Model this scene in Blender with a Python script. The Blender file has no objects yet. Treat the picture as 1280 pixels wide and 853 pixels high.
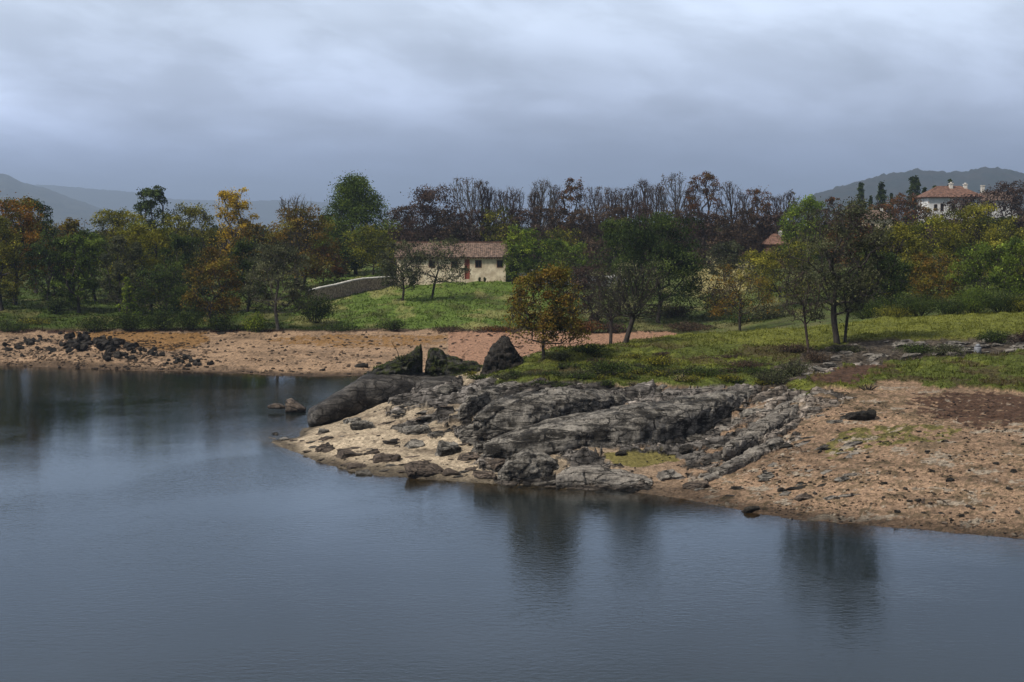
import bpy, math, random
import numpy as np
from math import radians, pi

# ------------------------------------------------------------------ camera, sky, sun, exposure
scene = bpy.context.scene
COL = scene.collection
F = 1758.0; HC = 14.0; PITCH = math.atan(136.5 / F)
cd = bpy.data.cameras.new('camera'); cam = bpy.data.objects.new('camera', cd); COL.objects.link(cam)
cam.location = (0, 0, HC); cam.rotation_euler = (pi/2 - PITCH, 0, 0)
cd.sensor_width = 36; cd.lens = F / 1280 * 36; cd.clip_start = 0.5; cd.clip_end = 20000
scene.camera = cam
scene.view_settings.view_transform = 'Standard'; scene.view_settings.look = 'None'
scene.view_settings.gamma = 1; scene.view_settings.use_curve_mapping = False
scene.view_settings.exposure = 0.57
scene.cycles.use_denoising = True
scene.cycles.max_bounces = 6; scene.cycles.transparent_max_bounces = 12
scene.cycles.volume_bounces = 0
SUN_EL, SUN_AZ = 50.0, -124.0      # the bright part of the cloud: high on the left, a little behind the camera

world = bpy.data.worlds.new('World'); scene.world = world; world.use_nodes = True
class NT:
    """tiny helper for wiring node trees"""
    def __init__(s, tree): s.t = tree; s.t.nodes.clear()
    def n(s, typ, ins=None, **kw):
        nd = s.t.nodes.new(typ)
        for k, v in kw.items(): setattr(nd, k, v)
        for k, v in (ins or {}).items(): s.set(nd, k, v)
        return nd
    def set(s, nd, k, v):
        if isinstance(v, bpy.types.Node): v = v.outputs[0]
        if isinstance(v, bpy.types.NodeSocket): s.t.links.new(v, nd.inputs[k])
        else: nd.inputs[k].default_value = v
    def m(s, op, a, b=0.0, c=0.0, clamp=False):
        nd = s.n('ShaderNodeMath', {0: a, 1: b, 2: c}, operation=op); nd.use_clamp = clamp
        return nd
    def mix(s, f, a, b, blend='MIX'):
        nd = s.n('ShaderNodeMix', data_type='RGBA', blend_type=blend); nd.clamp_factor = True
        s.set(nd, 0, f); s.set(nd, 6, a if not isinstance(a, tuple) else a + (1,)*(4-len(a)))
        s.set(nd, 7, b if not isinstance(b, tuple) else b + (1,)*(4-len(b)))
        return nd.outputs[2]
    def rng(s, v, a, b, c=0.0, d=1.0, t='SMOOTHSTEP'):
        return s.n('ShaderNodeMapRange', {0: v, 1: a, 2: b, 3: c, 4: d}, interpolation_type=t)
    def noise(s, vec, scale, detail=4, rough=0.55, dist=0.0):
        return s.n('ShaderNodeTexNoise', {'Vector': vec, 'Scale': scale, 'Detail': detail, 'Roughness': rough, 'Distortion': dist})

w = NT(world.node_tree)
sky = w.n('ShaderNodeTexSky', sky_type='NISHITA'); sky.sun_disc = False
sky.sun_elevation = radians(SUN_EL); sky.sun_rotation = radians(SUN_AZ)
tc = w.n('ShaderNodeTexCoord'); sep = w.n('ShaderNodeSeparateXYZ', {0: tc.outputs['Generated']})
zc = w.m('MAXIMUM', sep.outputs[2], 0.0)
den = w.m('ADD', zc, 0.30)
cx = w.m('DIVIDE', sep.outputs[0], den); cy = w.m('DIVIDE', sep.outputs[1], den)
cv = w.n('ShaderNodeCombineXYZ', {0: w.m('ADD', cx, w.m('MULTIPLY', zc, 2.0)), 1: w.m('MULTIPLY', cy, 1.0), 2: w.m('MULTIPLY', zc, 1.6)})
big = w.noise(w.n('ShaderNodeMapping', {'Vector': cv, 'Rotation': (0, 0, 0.5), 'Location': (1.3, .4, .2)}), 1.3, 3, 0.5, 0.3)
fine = w.noise(cv, 4.5, 7, 0.60, 0.25)
# cloud radiance by elevation: dark blue grey at the horizon, paler above, dimmed overhead out of view to deepen contrast
ramp = w.n('ShaderNodeValToRGB', {0: w.m('MULTIPLY', zc, 1.6)})
cr = ramp.color_ramp
cr.elements[0].position = 0.0; cr.elements[0].color = (0.085, 0.118, 0.215, 1)
cr.elements[1].position = 1.0; cr.elements[1].color = (0.32, 0.32, 0.32, 1)
for p, c in ((0.035, (0.105, 0.142, 0.245)), (0.085, (0.225, 0.275, 0.410)), (0.14, (0.400, 0.465, 0.620)), (0.24, (0.510, 0.585, 0.715)), (0.36, (0.36, 0.425, 0.55)), (0.62, (0.32, 0.34, 0.37))):
    e = cr.elements.new(p); e.color = c + (1,)
bigf = w.rng(big, 0.36, 0.64, 0.78, 1.24)
finef = w.rng(fine, 0.36, 0.66, 0.90, 1.11)
left = w.rng(sep.outputs[0], -0.36, 0.34, 1.22, 0.82, 'LINEAR')
back = w.rng(sep.outputs[1], -0.5, 0.6, 0.55, 1.0)       # sky dimmed on the unseen side, added to darken faces turned to the camera
amt = w.m('MULTIPLY', w.m('MULTIPLY', w.m('MULTIPLY', bigf, finef), left), back)
hz = w.rng(zc, 0.0, 0.10, 0.0, 1.0)
amt2 = w.m('ADD', w.m('MULTIPLY', w.m('SUBTRACT', amt, 1.0), hz), 1.0)
cloud = w.n('ShaderNodeVectorMath', {0: ramp.outputs[0], 3: w.m('MULTIPLY', amt2, 10.0)}, operation='SCALE')
skyc = w.mix(0.95, sky.outputs[0], cloud.outputs[0])
bg = w.n('ShaderNodeBackground', {'Color': skyc, 'Strength': 0.1})
w.n('ShaderNodeOutputWorld', {0: bg})

sd = bpy.data.lights.new('sun', 'SUN'); sd.energy = 3.1; sd.angle = radians(9); sd.color = (1.0, 0.93, 0.82)
sun = bpy.data.objects.new('sun', sd); COL.objects.link(sun)
_a = radians(SUN_AZ); _e = radians(SUN_EL)
from mathutils import Vector
sdir = Vector((math.sin(_a)*math.cos(_e), math.cos(_a)*math.cos(_e), math.sin(_e)))
sun.rotation_euler = sdir.to_track_quat('Z', 'Y').to_euler()

# ------------------------------------------------------------------ numeric helpers
_r = np.random.RandomState(7)
_P = np.concatenate([_r.permutation(256)]*3)
_G = _r.normal(size=(256, 3)); _G /= np.linalg.norm(_G, axis=1)[:, None]
def pn(x, y, z=0.0):
    x = np.asarray(x, float); y = np.asarray(y, float); z = np.asarray(z, float) + 0*x
    xi = np.floor(x).astype(int); yi = np.floor(y).astype(int); zi = np.floor(z).astype(int)
    xf = x-xi; yf = y-yi; zf = z-zi
    u = xf*xf*xf*(xf*(xf*6-15)+10); v = yf*yf*yf*(yf*(yf*6-15)+10); t = zf*zf*zf*(zf*(zf*6-15)+10)
    xi &= 255; yi &= 255; zi &= 255
    out = 0
    for dx in (0, 1):
        for dy in (0, 1):
            for dz in (0, 1):
                g = _G[_P[_P[_P[(xi+dx) & 255]+((yi+dy) & 255)]+((zi+dz) & 255)]]
                d = g[..., 0]*(xf-dx)+g[..., 1]*(yf-dy)+g[..., 2]*(zf-dz)
                out = out + d*(u if dx else 1-u)*(v if dy else 1-v)*(t if dz else 1-t)
    return out*1.5
def fbm(x, y, z=0.0, o=4, lac=2.1, g=0.5):
    s = 0; a = 1; f = 1.0
    for i in range(o):
        s = s + a*pn(x*f+17*i, y*f-9*i, np.asarray(z)*f+5*i); a *= g; f *= lac
    return s
def ss(a, b, x):
    t = np.clip((x-a)/(b-a), 0, 1); return t*t*(3-2*t)

CP, SP = math.cos(PITCH), math.sin(PITCH)
def ray(px, py):
    a = (px-640)/F; b = (426.5-py)/F
    return a, CP + b*SP, -SP + b*CP
def at(px, py, D):
    dx, dy, dz = ray(px, py)
    t = D/dy
    return dx*t, D, HC+dz*t
def to_px(x, y, z):
    dz = z-HC
    f = y*CP - dz*SP; u = y*SP + dz*CP
    return 640 + F*x/f, 426.5 - F*u/f
def shoreD(px, py):
    dx, dy, dz = ray(px, py); return HC/(-dz)*dy

# ------------------------------------------------------------------ ground height
C = []       # (px, D, z)
near_shore = [(325, 546), (335, 553), (350, 559), (390, 576), (440, 590), (500, 597), (560, 602), (640, 606), (700, 610), (760, 612), (820, 618), (880, 628), (940, 640), (1000, 648), (1080, 655), (1160, 662), (1220, 668), (1280, 673), (1500, 692), (1800, 710)]
far_shore = [(-500, 452), (-250, 454), (-100, 456), (0, 458), (70, 460), (130, 462), (200, 463), (260, 465), (330, 468), (385, 470), (440, 470), (480, 469)]
for px, py in near_shore:
    d = shoreD(px, py); C.append((px, d, 0))
    if px > 340: C += [(px, d-3, -.45), (px, d-12, -2.5)]
    C.append((px, d-25, -4))
for px, py in far_shore:
    d = shoreD(px, py); C += [(px, d, 0), (px, d-4, -.5)]
    if px < 300: C.append((px, d-15, -2))
for px in (-500, -200, 0, 200, 400, 700, 1000, 1300, 1700): C.append((px, 40, -5))
C += [(300, 99, -.3), (275, 101, -.5), (300, 93, -.8), (250, 95, -1.2), (350, 102, -.25), (300, 115, -1.5), (200, 108, -2.6), (100, 110, -3), (0, 110, -3), (-300, 110, -3), (395, 103, -.3), (420, 115, -1.0), (480, 120, -.6), (540, 122, .7), (540, 135, .9), (470, 112, -.2)]
near_pts = [(350, 549, 95), (370, 545, 96), (395, 550, 91), (400, 535, 96), (450, 560, 87), (450, 532, 94), (480, 505, 100), (500, 550, 88), (500, 515, 96), (550, 560, 85), (550, 520, 92), (550, 490, 100), (550, 470, 107),
    (595, 540, 87), (595, 500, 94), (600, 470, 102), (640, 560, 83), (640, 520, 88), (640, 485, 94), (640, 462, 101), (690, 442, 105), (730, 575, 80), (730, 540, 84), (730, 500, 89), (730, 480, 93), (730, 455, 101), (730, 436, 107),
    (790, 575, 80), (790, 500, 90), (790, 450, 102), (800, 431, 110), (850, 580, 80), (850, 540, 86), (850, 500, 90), (850, 480, 93), (850, 450, 103), (850, 422, 115),
    (960, 600, 75), (960, 560, 81), (960, 520, 86), (960, 485, 91), (960, 450, 102), (960, 415, 118), (1030, 600, 73.5), (1030, 500, 87), (1030, 485, 90),
    (1100, 620, 70), (1100, 580, 75), (1100, 540, 81), (1100, 500, 87), (1100, 480, 92), (1100, 455, 101), (1100, 430, 110), (1100, 407, 124), (1180, 400, 127), (1180, 484, 90), (1180, 450, 101),
    (1280, 630, 68), (1280, 580, 74), (1280, 535, 80), (1280, 499, 87), (1280, 455, 98), (1280, 440, 103), (1280, 420, 110), (1280, 393, 128),
    # far bank
    (800, 425, 160), (800, 418, 167), (700, 420, 164), (860, 421, 163), (800, 411, 171), (800, 385, 200), (800, 352, 235), (900, 398, 180), (900, 370, 205), (900, 337, 255), (700, 411, 171), (700, 375, 205), (680, 350, 225),
    (500, 376, 198), (600, 352, 219), (600, 378, 198), (440, 372, 208), (430, 355, 224), (100, 400, 178), (100, 378, 200), (100, 366, 225), (250, 400, 178), (250, 385, 196), (-100, 400, 178), (-100, 376, 205), (350, 402, 178), (350, 382, 200)]
for px, py, D in near_pts: C.append((px, D, at(px, py, D)[2]))
for px in (-500, -250, -50, 60, 150, 250, 350, 450, 550, 640): C += [(px, 167, at(px, 417.5, 167)[2]), (px, 170, at(px, 412, 170)[2]+.1)]
C += [(600, 125, 1.4), (640, 115, 2.9), (640, 128, 1.3), (640, 145, 1.1), (730, 122, 2.8), (730, 140, 1.5), (850, 130, 3.4), (850, 146, 2.0), (960, 135, 4), (960, 152, 2.9), (1100, 150, 5.4), (1280, 150, 6.4),
    (1500, 80, 3.4), (1500, 100, 5.4), (1500, 128, 7), (1500, 160, 8), (1800, 100, 6), (1800, 160, 9), (1100, 200, 7), (1280, 200, 8), (1100, 260, 9.5), (1280, 260, 12), (1280, 350, 16), (1150, 350, 14.5), (950, 260, 7.2), (950, 350, 9), (1500, 350, 18), (1800, 350, 20),
    (600, 228, 6.8), (600, 280, 8), (430, 280, 7.5), (100, 300, 6), (-300, 300, 6), (-500, 200, 5), (900, 300, 8.3), (800, 280, 7.6)]
for px, z in ((-500, 8), (-100, 8), (300, 9), (640, 10), (950, 12), (1150, 17), (1300, 20), (1500, 22), (1800, 22)): C += [(px, 430, z), (px, 700, z+3), (px, 1400, z+6)]
C = np.array(C, float)
def uv(px, D): return np.stack([(np.asarray(px)-640)/F*2.6, np.log(np.asarray(D))*1.5], -1)
_A = uv(C[:, 0], C[:, 1])
def ker(d2): return np.sqrt(d2+1.5e-4)
_K = ker(((_A[:, None]-_A[None])**2).sum(-1)); n_ = len(C)
_M = np.zeros((n_+3, n_+3)); _M[:n_, :n_] = _K - 2e-3*np.eye(n_)
_M[:n_, n_:] = np.c_[np.ones(n_), _A]; _M[n_:, :n_] = _M[:n_, n_:].T
_W = np.linalg.solve(_M, np.r_[C[:, 2], 0, 0, 0])
def base_h(x, y):
    x = np.asarray(x, float); y = np.asarray(y, float); sh = x.shape
    D = np.clip(y.ravel(), 30, 1400); px = 640+F*x.ravel()/np.maximum(y.ravel(), 1)*1.0
    Q = uv(np.clip(px, -700, 2000), D); out = np.empty(len(Q))
    for i in range(0, len(Q), 40000):
        q = Q[i:i+40000]; k = ker(((q[:, None]-_A[None])**2).sum(-1))
        out[i:i+40000] = k@_W[:n_]+_W[n_]+q@_W[n_+1:]
    return out.reshape(sh)

def inpoly(px, py, poly):
    c = np.zeros(px.shape, bool); n = len(poly)
    for i in range(n):
        x1, y1 = poly[i]; x2, y2 = poly[(i+1) % n]
        if y1 == y2: continue
        c ^= ((y1 > py) != (y2 > py)) & (px < (x2-x1)*(py-y1)/(y2-y1)+x1)
    return c
GRASS_NEAR = [(612, 474), (600, 455), (655, 448), (690, 435), (760, 433), (860, 412), (960, 400), (1030, 385), (1280, 370), (1700, 350), (1700, 500), (1280, 492), (1235, 489), (1190, 487), (1150, 482), (1100, 480), (1060, 485), (1010, 492), (960, 482), (880, 484), (820, 480), (720, 481), (660, 480)]
LEDGE = [(1000, 446), (1040, 434), (1100, 428), (1150, 430), (1215, 428), (1240, 418), (1700, 405), (1700, 438), (1280, 440), (1230, 446), (1130, 452), (1060, 456), (1020, 470), (985, 488), (940, 486), (955, 466)]
MUD_A = [(1004, 478), (1040, 458), (1085, 452), (1120, 458), (1095, 470), (1050, 482)]
MUD_B = [(1140, 496), (1180, 493), (1280, 499), (1700, 505), (1700, 530), (1280, 531), (1200, 535), (1165, 520)]
ROCK = [(470, 515), (500, 486), (600, 474), (720, 481), (880, 484), (960, 483), (1010, 490), (1050, 492), (1070, 500), (1010, 520), (1000, 545), (960, 572), (900, 592), (860, 604), (850, 570), (770, 562), (760, 580), (830, 606), (790, 616), (700, 613), (630, 606), (590, 585), (600, 560), (560, 540), (520, 540)]
def vor(P, seed=0):
    """nearest and second nearest jittered cell: random value, tilt and edge distance"""
    P = np.asarray(P, float); I = np.floor(P).astype(int); n = len(P)
    f1 = np.full(n, 1e9); f2 = np.full(n, 1e9); best = np.zeros((n, 3), int); off = np.zeros((n, 3))
    for dx in (-1, 0, 1):
        for dy in (-1, 0, 1):
            for dz in (-1, 0, 1):
                c = I+np.array([dx, dy, dz]); h = _P[_P[_P[(c[:, 0]+seed) & 255]+(c[:, 1] & 255)]+(c[:, 2] & 255)]
                j = np.stack([_P[h], _P[h+1], _P[h+2]], -1)/255.*.9
                d = P-(c+j); q = (d*d).sum(1); m = q < f1
                f2 = np.where(m, f1, np.minimum(f2, q)); f1 = np.where(m, q, f1); best[m] = c[m]; off[m] = d[m]
    h = _P[_P[_P[(best[:, 0]+seed) & 255]+(best[:, 1] & 255)]+(best[:, 2] & 255)]
    r = _P[h+7]/255.; tl = np.stack([_P[h+11], _P[h+23], _P[h+31]], -1)/255.-.5
    return r, (off*tl).sum(1), np.sqrt(f2)-np.sqrt(f1)
def beds(x, y):
    """tilted beds of the outcrop: phase across a bed, bed number, tone"""
    x = np.asarray(x, float); y = np.asarray(y, float)
    ca, sa = math.cos(.47), math.sin(.47); a = x*ca+y*sa; b = -x*sa+y*ca
    w1 = a+1.2*fbm(a*.25, b*.25, 7.7, 3); w2 = b+1.0*fbm(a*.25, b*.25, 2.7, 3)
    r, t, e = vor(np.stack([w1*.17, w2*.30, 0*a+.5], -1), 21)
    q = b/3.1+.75*fbm(a*.12, b*.16, 4.4, 4)+.14*fbm(a*.7, b*.7, 2.4, 3)+(r-.5)*.30
    k = np.floor(q); return q-k, k, _P[(k.astype(int)+40+(r*9).astype(int)) & 255]/255.
def zones(x, y, z):
    """ground cover of every point: weights and base colour"""
    px, py = to_px(x, y, z)
    n1 = fbm(x*.35, y*.35, 1.5, 4); n2 = fbm(x*.35, y*.35, 7.5, 4)
    wpx = px + n1*14; wpy = py + n2*(4+np.clip((py-400)/30, 0, 8)*.8)
    near = y < 134; D = y
    m1 = fbm(x*1.3, y*1.3, 3.3, 4); m2 = fbm(x*.12, y*.12, 9.1, 3); m3 = fbm(x*4., y*4., 2.2, 3)
    nearw = near & (z > .02)
    g = nearw & inpoly(wpx, wpy, GRASS_NEAR)
    led = nearw & inpoly(wpx, wpy, LEDGE)
    sp = fbm(x*1.5, y*1.5, 3.3, 4); mudA = nearw & inpoly(wpx+sp*22, wpy+sp*5, MUD_A); mudB = nearw & inpoly(wpx+sp*40, wpy+sp*7, MUD_B) & (fbm(x*2.5, y*2.5, 8., 3) < .45)
    rk = (near & inpoly(wpx, wpy, ROCK)) & ~g
    pocket = near & (fbm(x*.45+y*.2, y*.75-x*.25, 21.5, 4) > np.where((px < 610) & (py > 505), .02, np.where((py > 560) | (px > 900), .22, .9)))
    rk = rk & ~pocket
    farland = ~near
    beach = farland & (D + n1*2.2 < 168.4 - 60*ss(830, 960, px))
    gf = farland & ~beach
    g = (g & ~led & ~mudA & ~mudB)
    grass = (g | gf).astype(float); rock = ((rk | led) & ~g).astype(float); mud = ((mudA | mudB)).astype(float)
    c = np.zeros(x.shape+(3,))
    # sand
    lf = ss(900, 640, px)[..., None]*near[..., None]
    sand = np.array([.275, .186, .124])*(1-lf) + np.array([.36, .295, .215])*lf
    sandf = np.array([.31, .21, .135])
    c[:] = np.where(near[..., None], sand, sandf)
    c *= (1+.30*m2+.28*m1+.14*m3)[..., None]; dr = ss(-.05, .55, fbm(x*.22, y*.5, 12.3, 4)+.25*m1)[..., None]; c = c*(1-dr*.5)+dr*.5*np.array([.12, .085, .06])
    ln = fbm(z*6+.8*n1, x*.05, 3.3, 3); c *= (1-.5*ss(.10, .45, ln)*(.6+.8*m1))[..., None]       # drawdown lines left by the falling water
    och = beach & inpoly(px+n1*25, py+n2*3, [(85, 415), (260, 416), (255, 432), (215, 440), (150, 436), (95, 427)])
    och2 = beach & inpoly(px+n1*25, py+n2*3, [(340, 425), (380, 419), (560, 419), (545, 431), (470, 435), (380, 432)])
    c = np.where((och | (och2 & (m1 > -.2)))[..., None], np.array([.22, .125, .05])*(1+.25*m1[..., None]), c)
    redb = beach & (px > 560); c = np.where(redb[..., None], np.array([.30, .175, .115])*(1+.25*m1[..., None]), c)
    moss = near & inpoly(px+n1*18, py+n2*6, [(1020, 560), (1050, 538), (1110, 530), (1190, 538), (1180, 552), (1090, 556), (1040, 572)]) & (m1 > -.15)
    moss |= near & inpoly(px+n1*10, py+n2*3, [(762, 566), (800, 560), (850, 566), (848, 578), (790, 584), (765, 580)])
    c = np.where(moss[..., None], np.array([.15, .13, .045]), c)
    # scattered dark debris tint on the right beach
    deb = near & (px > 880) & (m3*.8+m1*.9+.4*m2+.3*n1+.25*ss(620, 540, py) > .34)
    c = np.where(deb[..., None], c*.5+np.array([.010, .012, .004]), c)
    grv = near & (px > 860) & (fbm(x*.5, y*.9, 33.3, 4)+.4*m3 > .46); c = np.where(grv[..., None], np.array([.25, .21, .165])*(1+.35*m3[..., None]), c)
    deb2 = beach & (m3+m1*.5 > .5); c = np.where(deb2[..., None], c*.5, c)
    # mud
    c = np.where(mud[..., None] > 0, np.array([.072, .042, .028])*(1+.45*m1[..., None]+.3*m3[..., None]), c)
    # rock
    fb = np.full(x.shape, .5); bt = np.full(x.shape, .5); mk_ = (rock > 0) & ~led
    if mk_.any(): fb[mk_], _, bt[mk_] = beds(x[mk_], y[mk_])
    tone = .140*(1+.75*m1+.5*m3+.35*n1)*(.5+.9*ss(.10, .40, fb))*(.55+1.0*bt)  # bed tones, with shade on scarps and light on bed tops painted in
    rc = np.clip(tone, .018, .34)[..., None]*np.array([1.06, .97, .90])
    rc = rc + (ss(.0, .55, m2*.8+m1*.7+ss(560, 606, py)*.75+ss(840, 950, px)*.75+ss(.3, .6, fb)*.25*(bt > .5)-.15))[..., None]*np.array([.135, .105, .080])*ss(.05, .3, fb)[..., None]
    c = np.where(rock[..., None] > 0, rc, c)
    c = np.where((led & ~mudA)[..., None], np.array([.085, .07, .055])*(1+.8*m3+.5*m1)[..., None], c)
    # grass
    gn = np.array([.072, .088, .018])*(1+.3*m1+.15*m3)[..., None]
    gn = gn + ss(.0, .5, m2*1.2+m1*.5)[..., None]*np.array([.04, .036, .005])
    br = ss(.05, .5, n2+.4*m3)[..., None]*(py > 425)[..., None]
    gn = gn*(1-br*.7) + br*.7*np.array([.055, .034, .022])
    topg = ss(440, 425, py)[..., None]; gn = gn*(1-topg*.6)+topg*.6*np.array([.135, .142, .026])
    gfar = np.array([.088, .132, .024])*(1+.3*m1+.15*m3)[..., None]
    straw = ss(.05, .5, fbm(x*.25, y*.12, 4.4, 4)+.1*m3)[..., None]
    hol = ss(.0, .5, fbm(x*.3, y*.22, 14.4, 4))[..., None]; gfar = gfar*(1-.55*hol)+.55*hol*np.array([.055, .050, .020]); gfar = gfar*(1-.75*straw)+.75*straw*np.array([.21, .20, .075])
    dk = (ss(400, 330, px)*ss(0, 20, px+100))[..., None]
    gfar = gfar*(1-dk*.45)
    field = (ss(845, 880, px)*ss(960, 925, px)*ss(195, 215, D))[..., None]
    gfar = gfar*(1-field)+field*np.array([.25, .22, .10])*(1+.3*m1[..., None])
    low = (ss(171.5, 168.5, D)*ss(900, 800, px))[..., None]
    gfar = gfar*(1-low)+low*np.array([.045, .025, .018])
    rs = ss(300, 400, D)[..., None]; gfar = gfar*(1-rs)+rs*np.array([.035, .040, .022])
    rightdull = ss(660, 760, px)[..., None]*(1-field); gfar = gfar*(1-.45*rightdull)+.45*rightdull*np.array([.05, .045, .028])
    c = np.where(grass[..., None] > 0, np.where(near[..., None], gn, gfar), c)
    # wet margin and lake bed
    wet = ss(.34, .06, z+.10*n1)[..., None]
    c = c*(1-.68*wet)
    c = np.clip(c, .008, .8)
    return dict(px=px, py=py, grass=grass, rock=rock, mud=mud, col=c, near=near, beach=beach, led=led, m1=m1, m3=m3, n1=n1)

def strata(x, y, z, s=1.0):
    """stepped, tilted rock layers"""
    q = (x*.26 - y*.62 + z*.9)/s + fbm(x*.18, y*.18, z*.3, 3)*1.3
    f = q-np.floor(q)
    return np.where(f < .82, f/.82, (1-f)/.18)
def height(x, y, full=False):
    z = base_h(x, y)
    land = ss(-.6, .3, z)
    z = z + fbm(x*.07, y*.07, 0.2, 3)*.25*land*ss(60, 110, y) 
    Z = zones(x, y, z)
    nearf = ss(150, 128, y)
    z = z + Z['grass']*nearf*(.14+.26*fbm(x*.5, y*.5, 5, 4)+.06*fbm(x*2.2, y*2.2, 5, 2)) + Z['grass']*(1-nearf)*(.30*fbm(x*.25, y*.25, 5, 3)+.13*fbm(x*1.1, y*.8, 5, 3))*ss(168, 174, y)
    rk = Z['rock']
    fr = np.abs(fbm(x*.8, y*.8, 3, 4))
    m = rk > 0
    if m.any():
        xr, yr, zr = x[m], y[m], z[m]; wx = xr+.5*fbm(xr*.5, yr*.5, 1, 3); wy = yr+.5*fbm(xr*.5, yr*.5, 6, 3)
        ca, sa = math.cos(.42), math.sin(.42); a = wx*ca+wy*sa; b = -wx*sa+wy*ca; o0 = np.zeros_like(a)
        r1, t1, e1 = vor(np.stack([a*.26, b*.75, o0+.5], -1), 3); r2, t2, e2 = vor(np.stack([a*.9, b*1.9, o0+.5], -1), 9)
        fb, kb, tb = beds(xr, yr); saw = np.where(fb < .30, ss(0, .30, fb), 1-(fb-.30)/.70)
        amp = .26+.52*tb
        dz = (saw-.5)*amp+(r1-.5)*.16+t1*.32-.16*ss(.06, .0, e1)+(r2-.5)*.10+t2*.22-.07*ss(.10, .0, e2)+.20*fbm(a*.35, b*1.0, 2., 5)+.06*fbm(xr*2.6, yr*2.6, 3., 3)
        zz_ = np.zeros_like(z); zz_[m] = dz*np.where(Z['led'][m], .4, 1.0)*ss(-.2, .5, z[m])
        z = z+zz_
    z = z + ss(.3, .6, fbm(x*.9, y*.9, 17, 3)+0*z)*(1-rk)*(1-Z['grass'])*.05
    z = z + rk*(.05*(strata(x, y, z)-.45) + .04*(strata(x*2.3, y*2.3, z)-.5) + .06*(.35-fr))*np.where(Z['led'], .45, 1.0)*ss(-.3, .3, z)
    sand = (1-Z['grass'])*(1-rk)
    z = z + sand*(.05*Z['m1']+.03*Z['m3'])*ss(-.3, .4, z)
    z = z + .9*np.exp(-((x+44)/5.5)**2-((y-151)/4)**2)*(1+.3*fbm(x*.8, y*.8, 3, 3)) + .5*np.exp(-((x+51)/3)**2-((y-158)/3)**2)
    if full: return z, Z
    return z

# ------------------------------------------------------------------ mesh helpers
def mesh_np(name, V, quads=None, tris=None, col=None, smooth=True, attrs=None):
    me = bpy.data.meshes.new(name)
    V = np.ascontiguousarray(V, dtype=np.float32)
    loops = []; starts = []; n0 = 0
    if quads is not None and len(quads):
        q = np.asarray(quads, np.int32); loops.append(q.ravel()); starts.append(np.arange(len(q))*4); n0 = len(q)*4
    if tris is not None and len(tris):
        t = np.asarray(tris, np.int32); loops.append(t.ravel()); starts.append(n0+np.arange(len(t))*3)
    L = np.concatenate(loops).astype(np.int32); S = np.concatenate(starts).astype(np.int32)
    me.vertices.add(len(V)); me.vertices.foreach_set('co', V.ravel())
    me.loops.add(len(L)); me.loops.foreach_set('vertex_index', L)
    me.polygons.add(len(S)); me.polygons.foreach_set('loop_start', S)
    me.update(calc_edges=True); me.validate()
    me.polygons.foreach_set('use_smooth', np.full(len(me.polygons), bool(smooth)))
    if col is not None:
        a = me.color_attributes.new('Col', 'FLOAT_COLOR', 'POINT')
        c4 = np.ones((len(V), 4), np.float32); c4[:, :3] = col
        a.data.foreach_set('color', c4.ravel())
    for k, v in (attrs or {}).items():
        a = me.attributes.new(k, 'FLOAT', 'POINT'); a.data.foreach_set('value', np.asarray(v, np.float32))
    return me
def link(name, me, mat=None, parent=None, loc=None):
    o = bpy.data.objects.new(name, me); COL.objects.link(o)
    if mat is not None and me is not None and not me.materials: me.materials.append(mat)
    if parent is not None: o.parent = parent
    if loc is not None: o.location = loc
    return o
def tag(o, label=None, cat=None, group=None, kind=None):
    if label: o['label'] = label
    if cat: o['category'] = cat
    if group: o['group'] = group
    if kind: o['kind'] = kind
    return o
def empty(name, loc, label, cat, group=None, rz=0):
    o = bpy.data.objects.new(name, None); COL.objects.link(o); o.location = loc; o.rotation_euler = (0, 0, rz)
    o.empty_display_size = .5
    return tag(o, label, cat, group)
def grid_quads(nr, nc):
    i = np.arange(nr*nc).reshape(nr, nc)
    return np.stack([i[:-1, :-1], i[:-1, 1:], i[1:, 1:], i[1:, :-1]], -1).reshape(-1, 4)
def boxes_mesh(name, bs):
    """axis aligned boxes (x0,x1,y0,y1,z0,z1) joined in one mesh"""
    V = []; Q = []
    for (a, b, c, d, e, f) in bs:
        k = len(V)
        V += [(a, c, e), (b, c, e), (b, d, e), (a, d, e), (a, c, f), (b, c, f), (b, d, f), (a, d, f)]
        Q += [(k, k+3, k+2, k+1), (k+4, k+5, k+6, k+7), (k, k+1, k+5, k+4), (k+1, k+2, k+6, k+5), (k+2, k+3, k+7, k+6), (k+3, k, k+4, k+7)]
    return mesh_np(name, np.array(V), Q, smooth=False)

# ------------------------------------------------------------------ materials
def new_mat(name):
    m = bpy.data.materials.new(name); m.use_nodes = True
    return m, NT(m.node_tree)
def pos(t): return t.n('ShaderNodeNewGeometry').outputs['Position']
def out(t, sh): t.n('ShaderNodeOutputMaterial', {0: sh})
def principled(t, color, rough=.8, normal=None, spec=.3):
    d = {'Base Color': color if not isinstance(color, tuple) else color+(1,)*(4-len(color)), 'Roughness': rough, 'Specular IOR Level': spec}
    if normal is not None: d['Normal'] = normal
    return t.n('ShaderNodeBsdfPrincipled', d)

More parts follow.
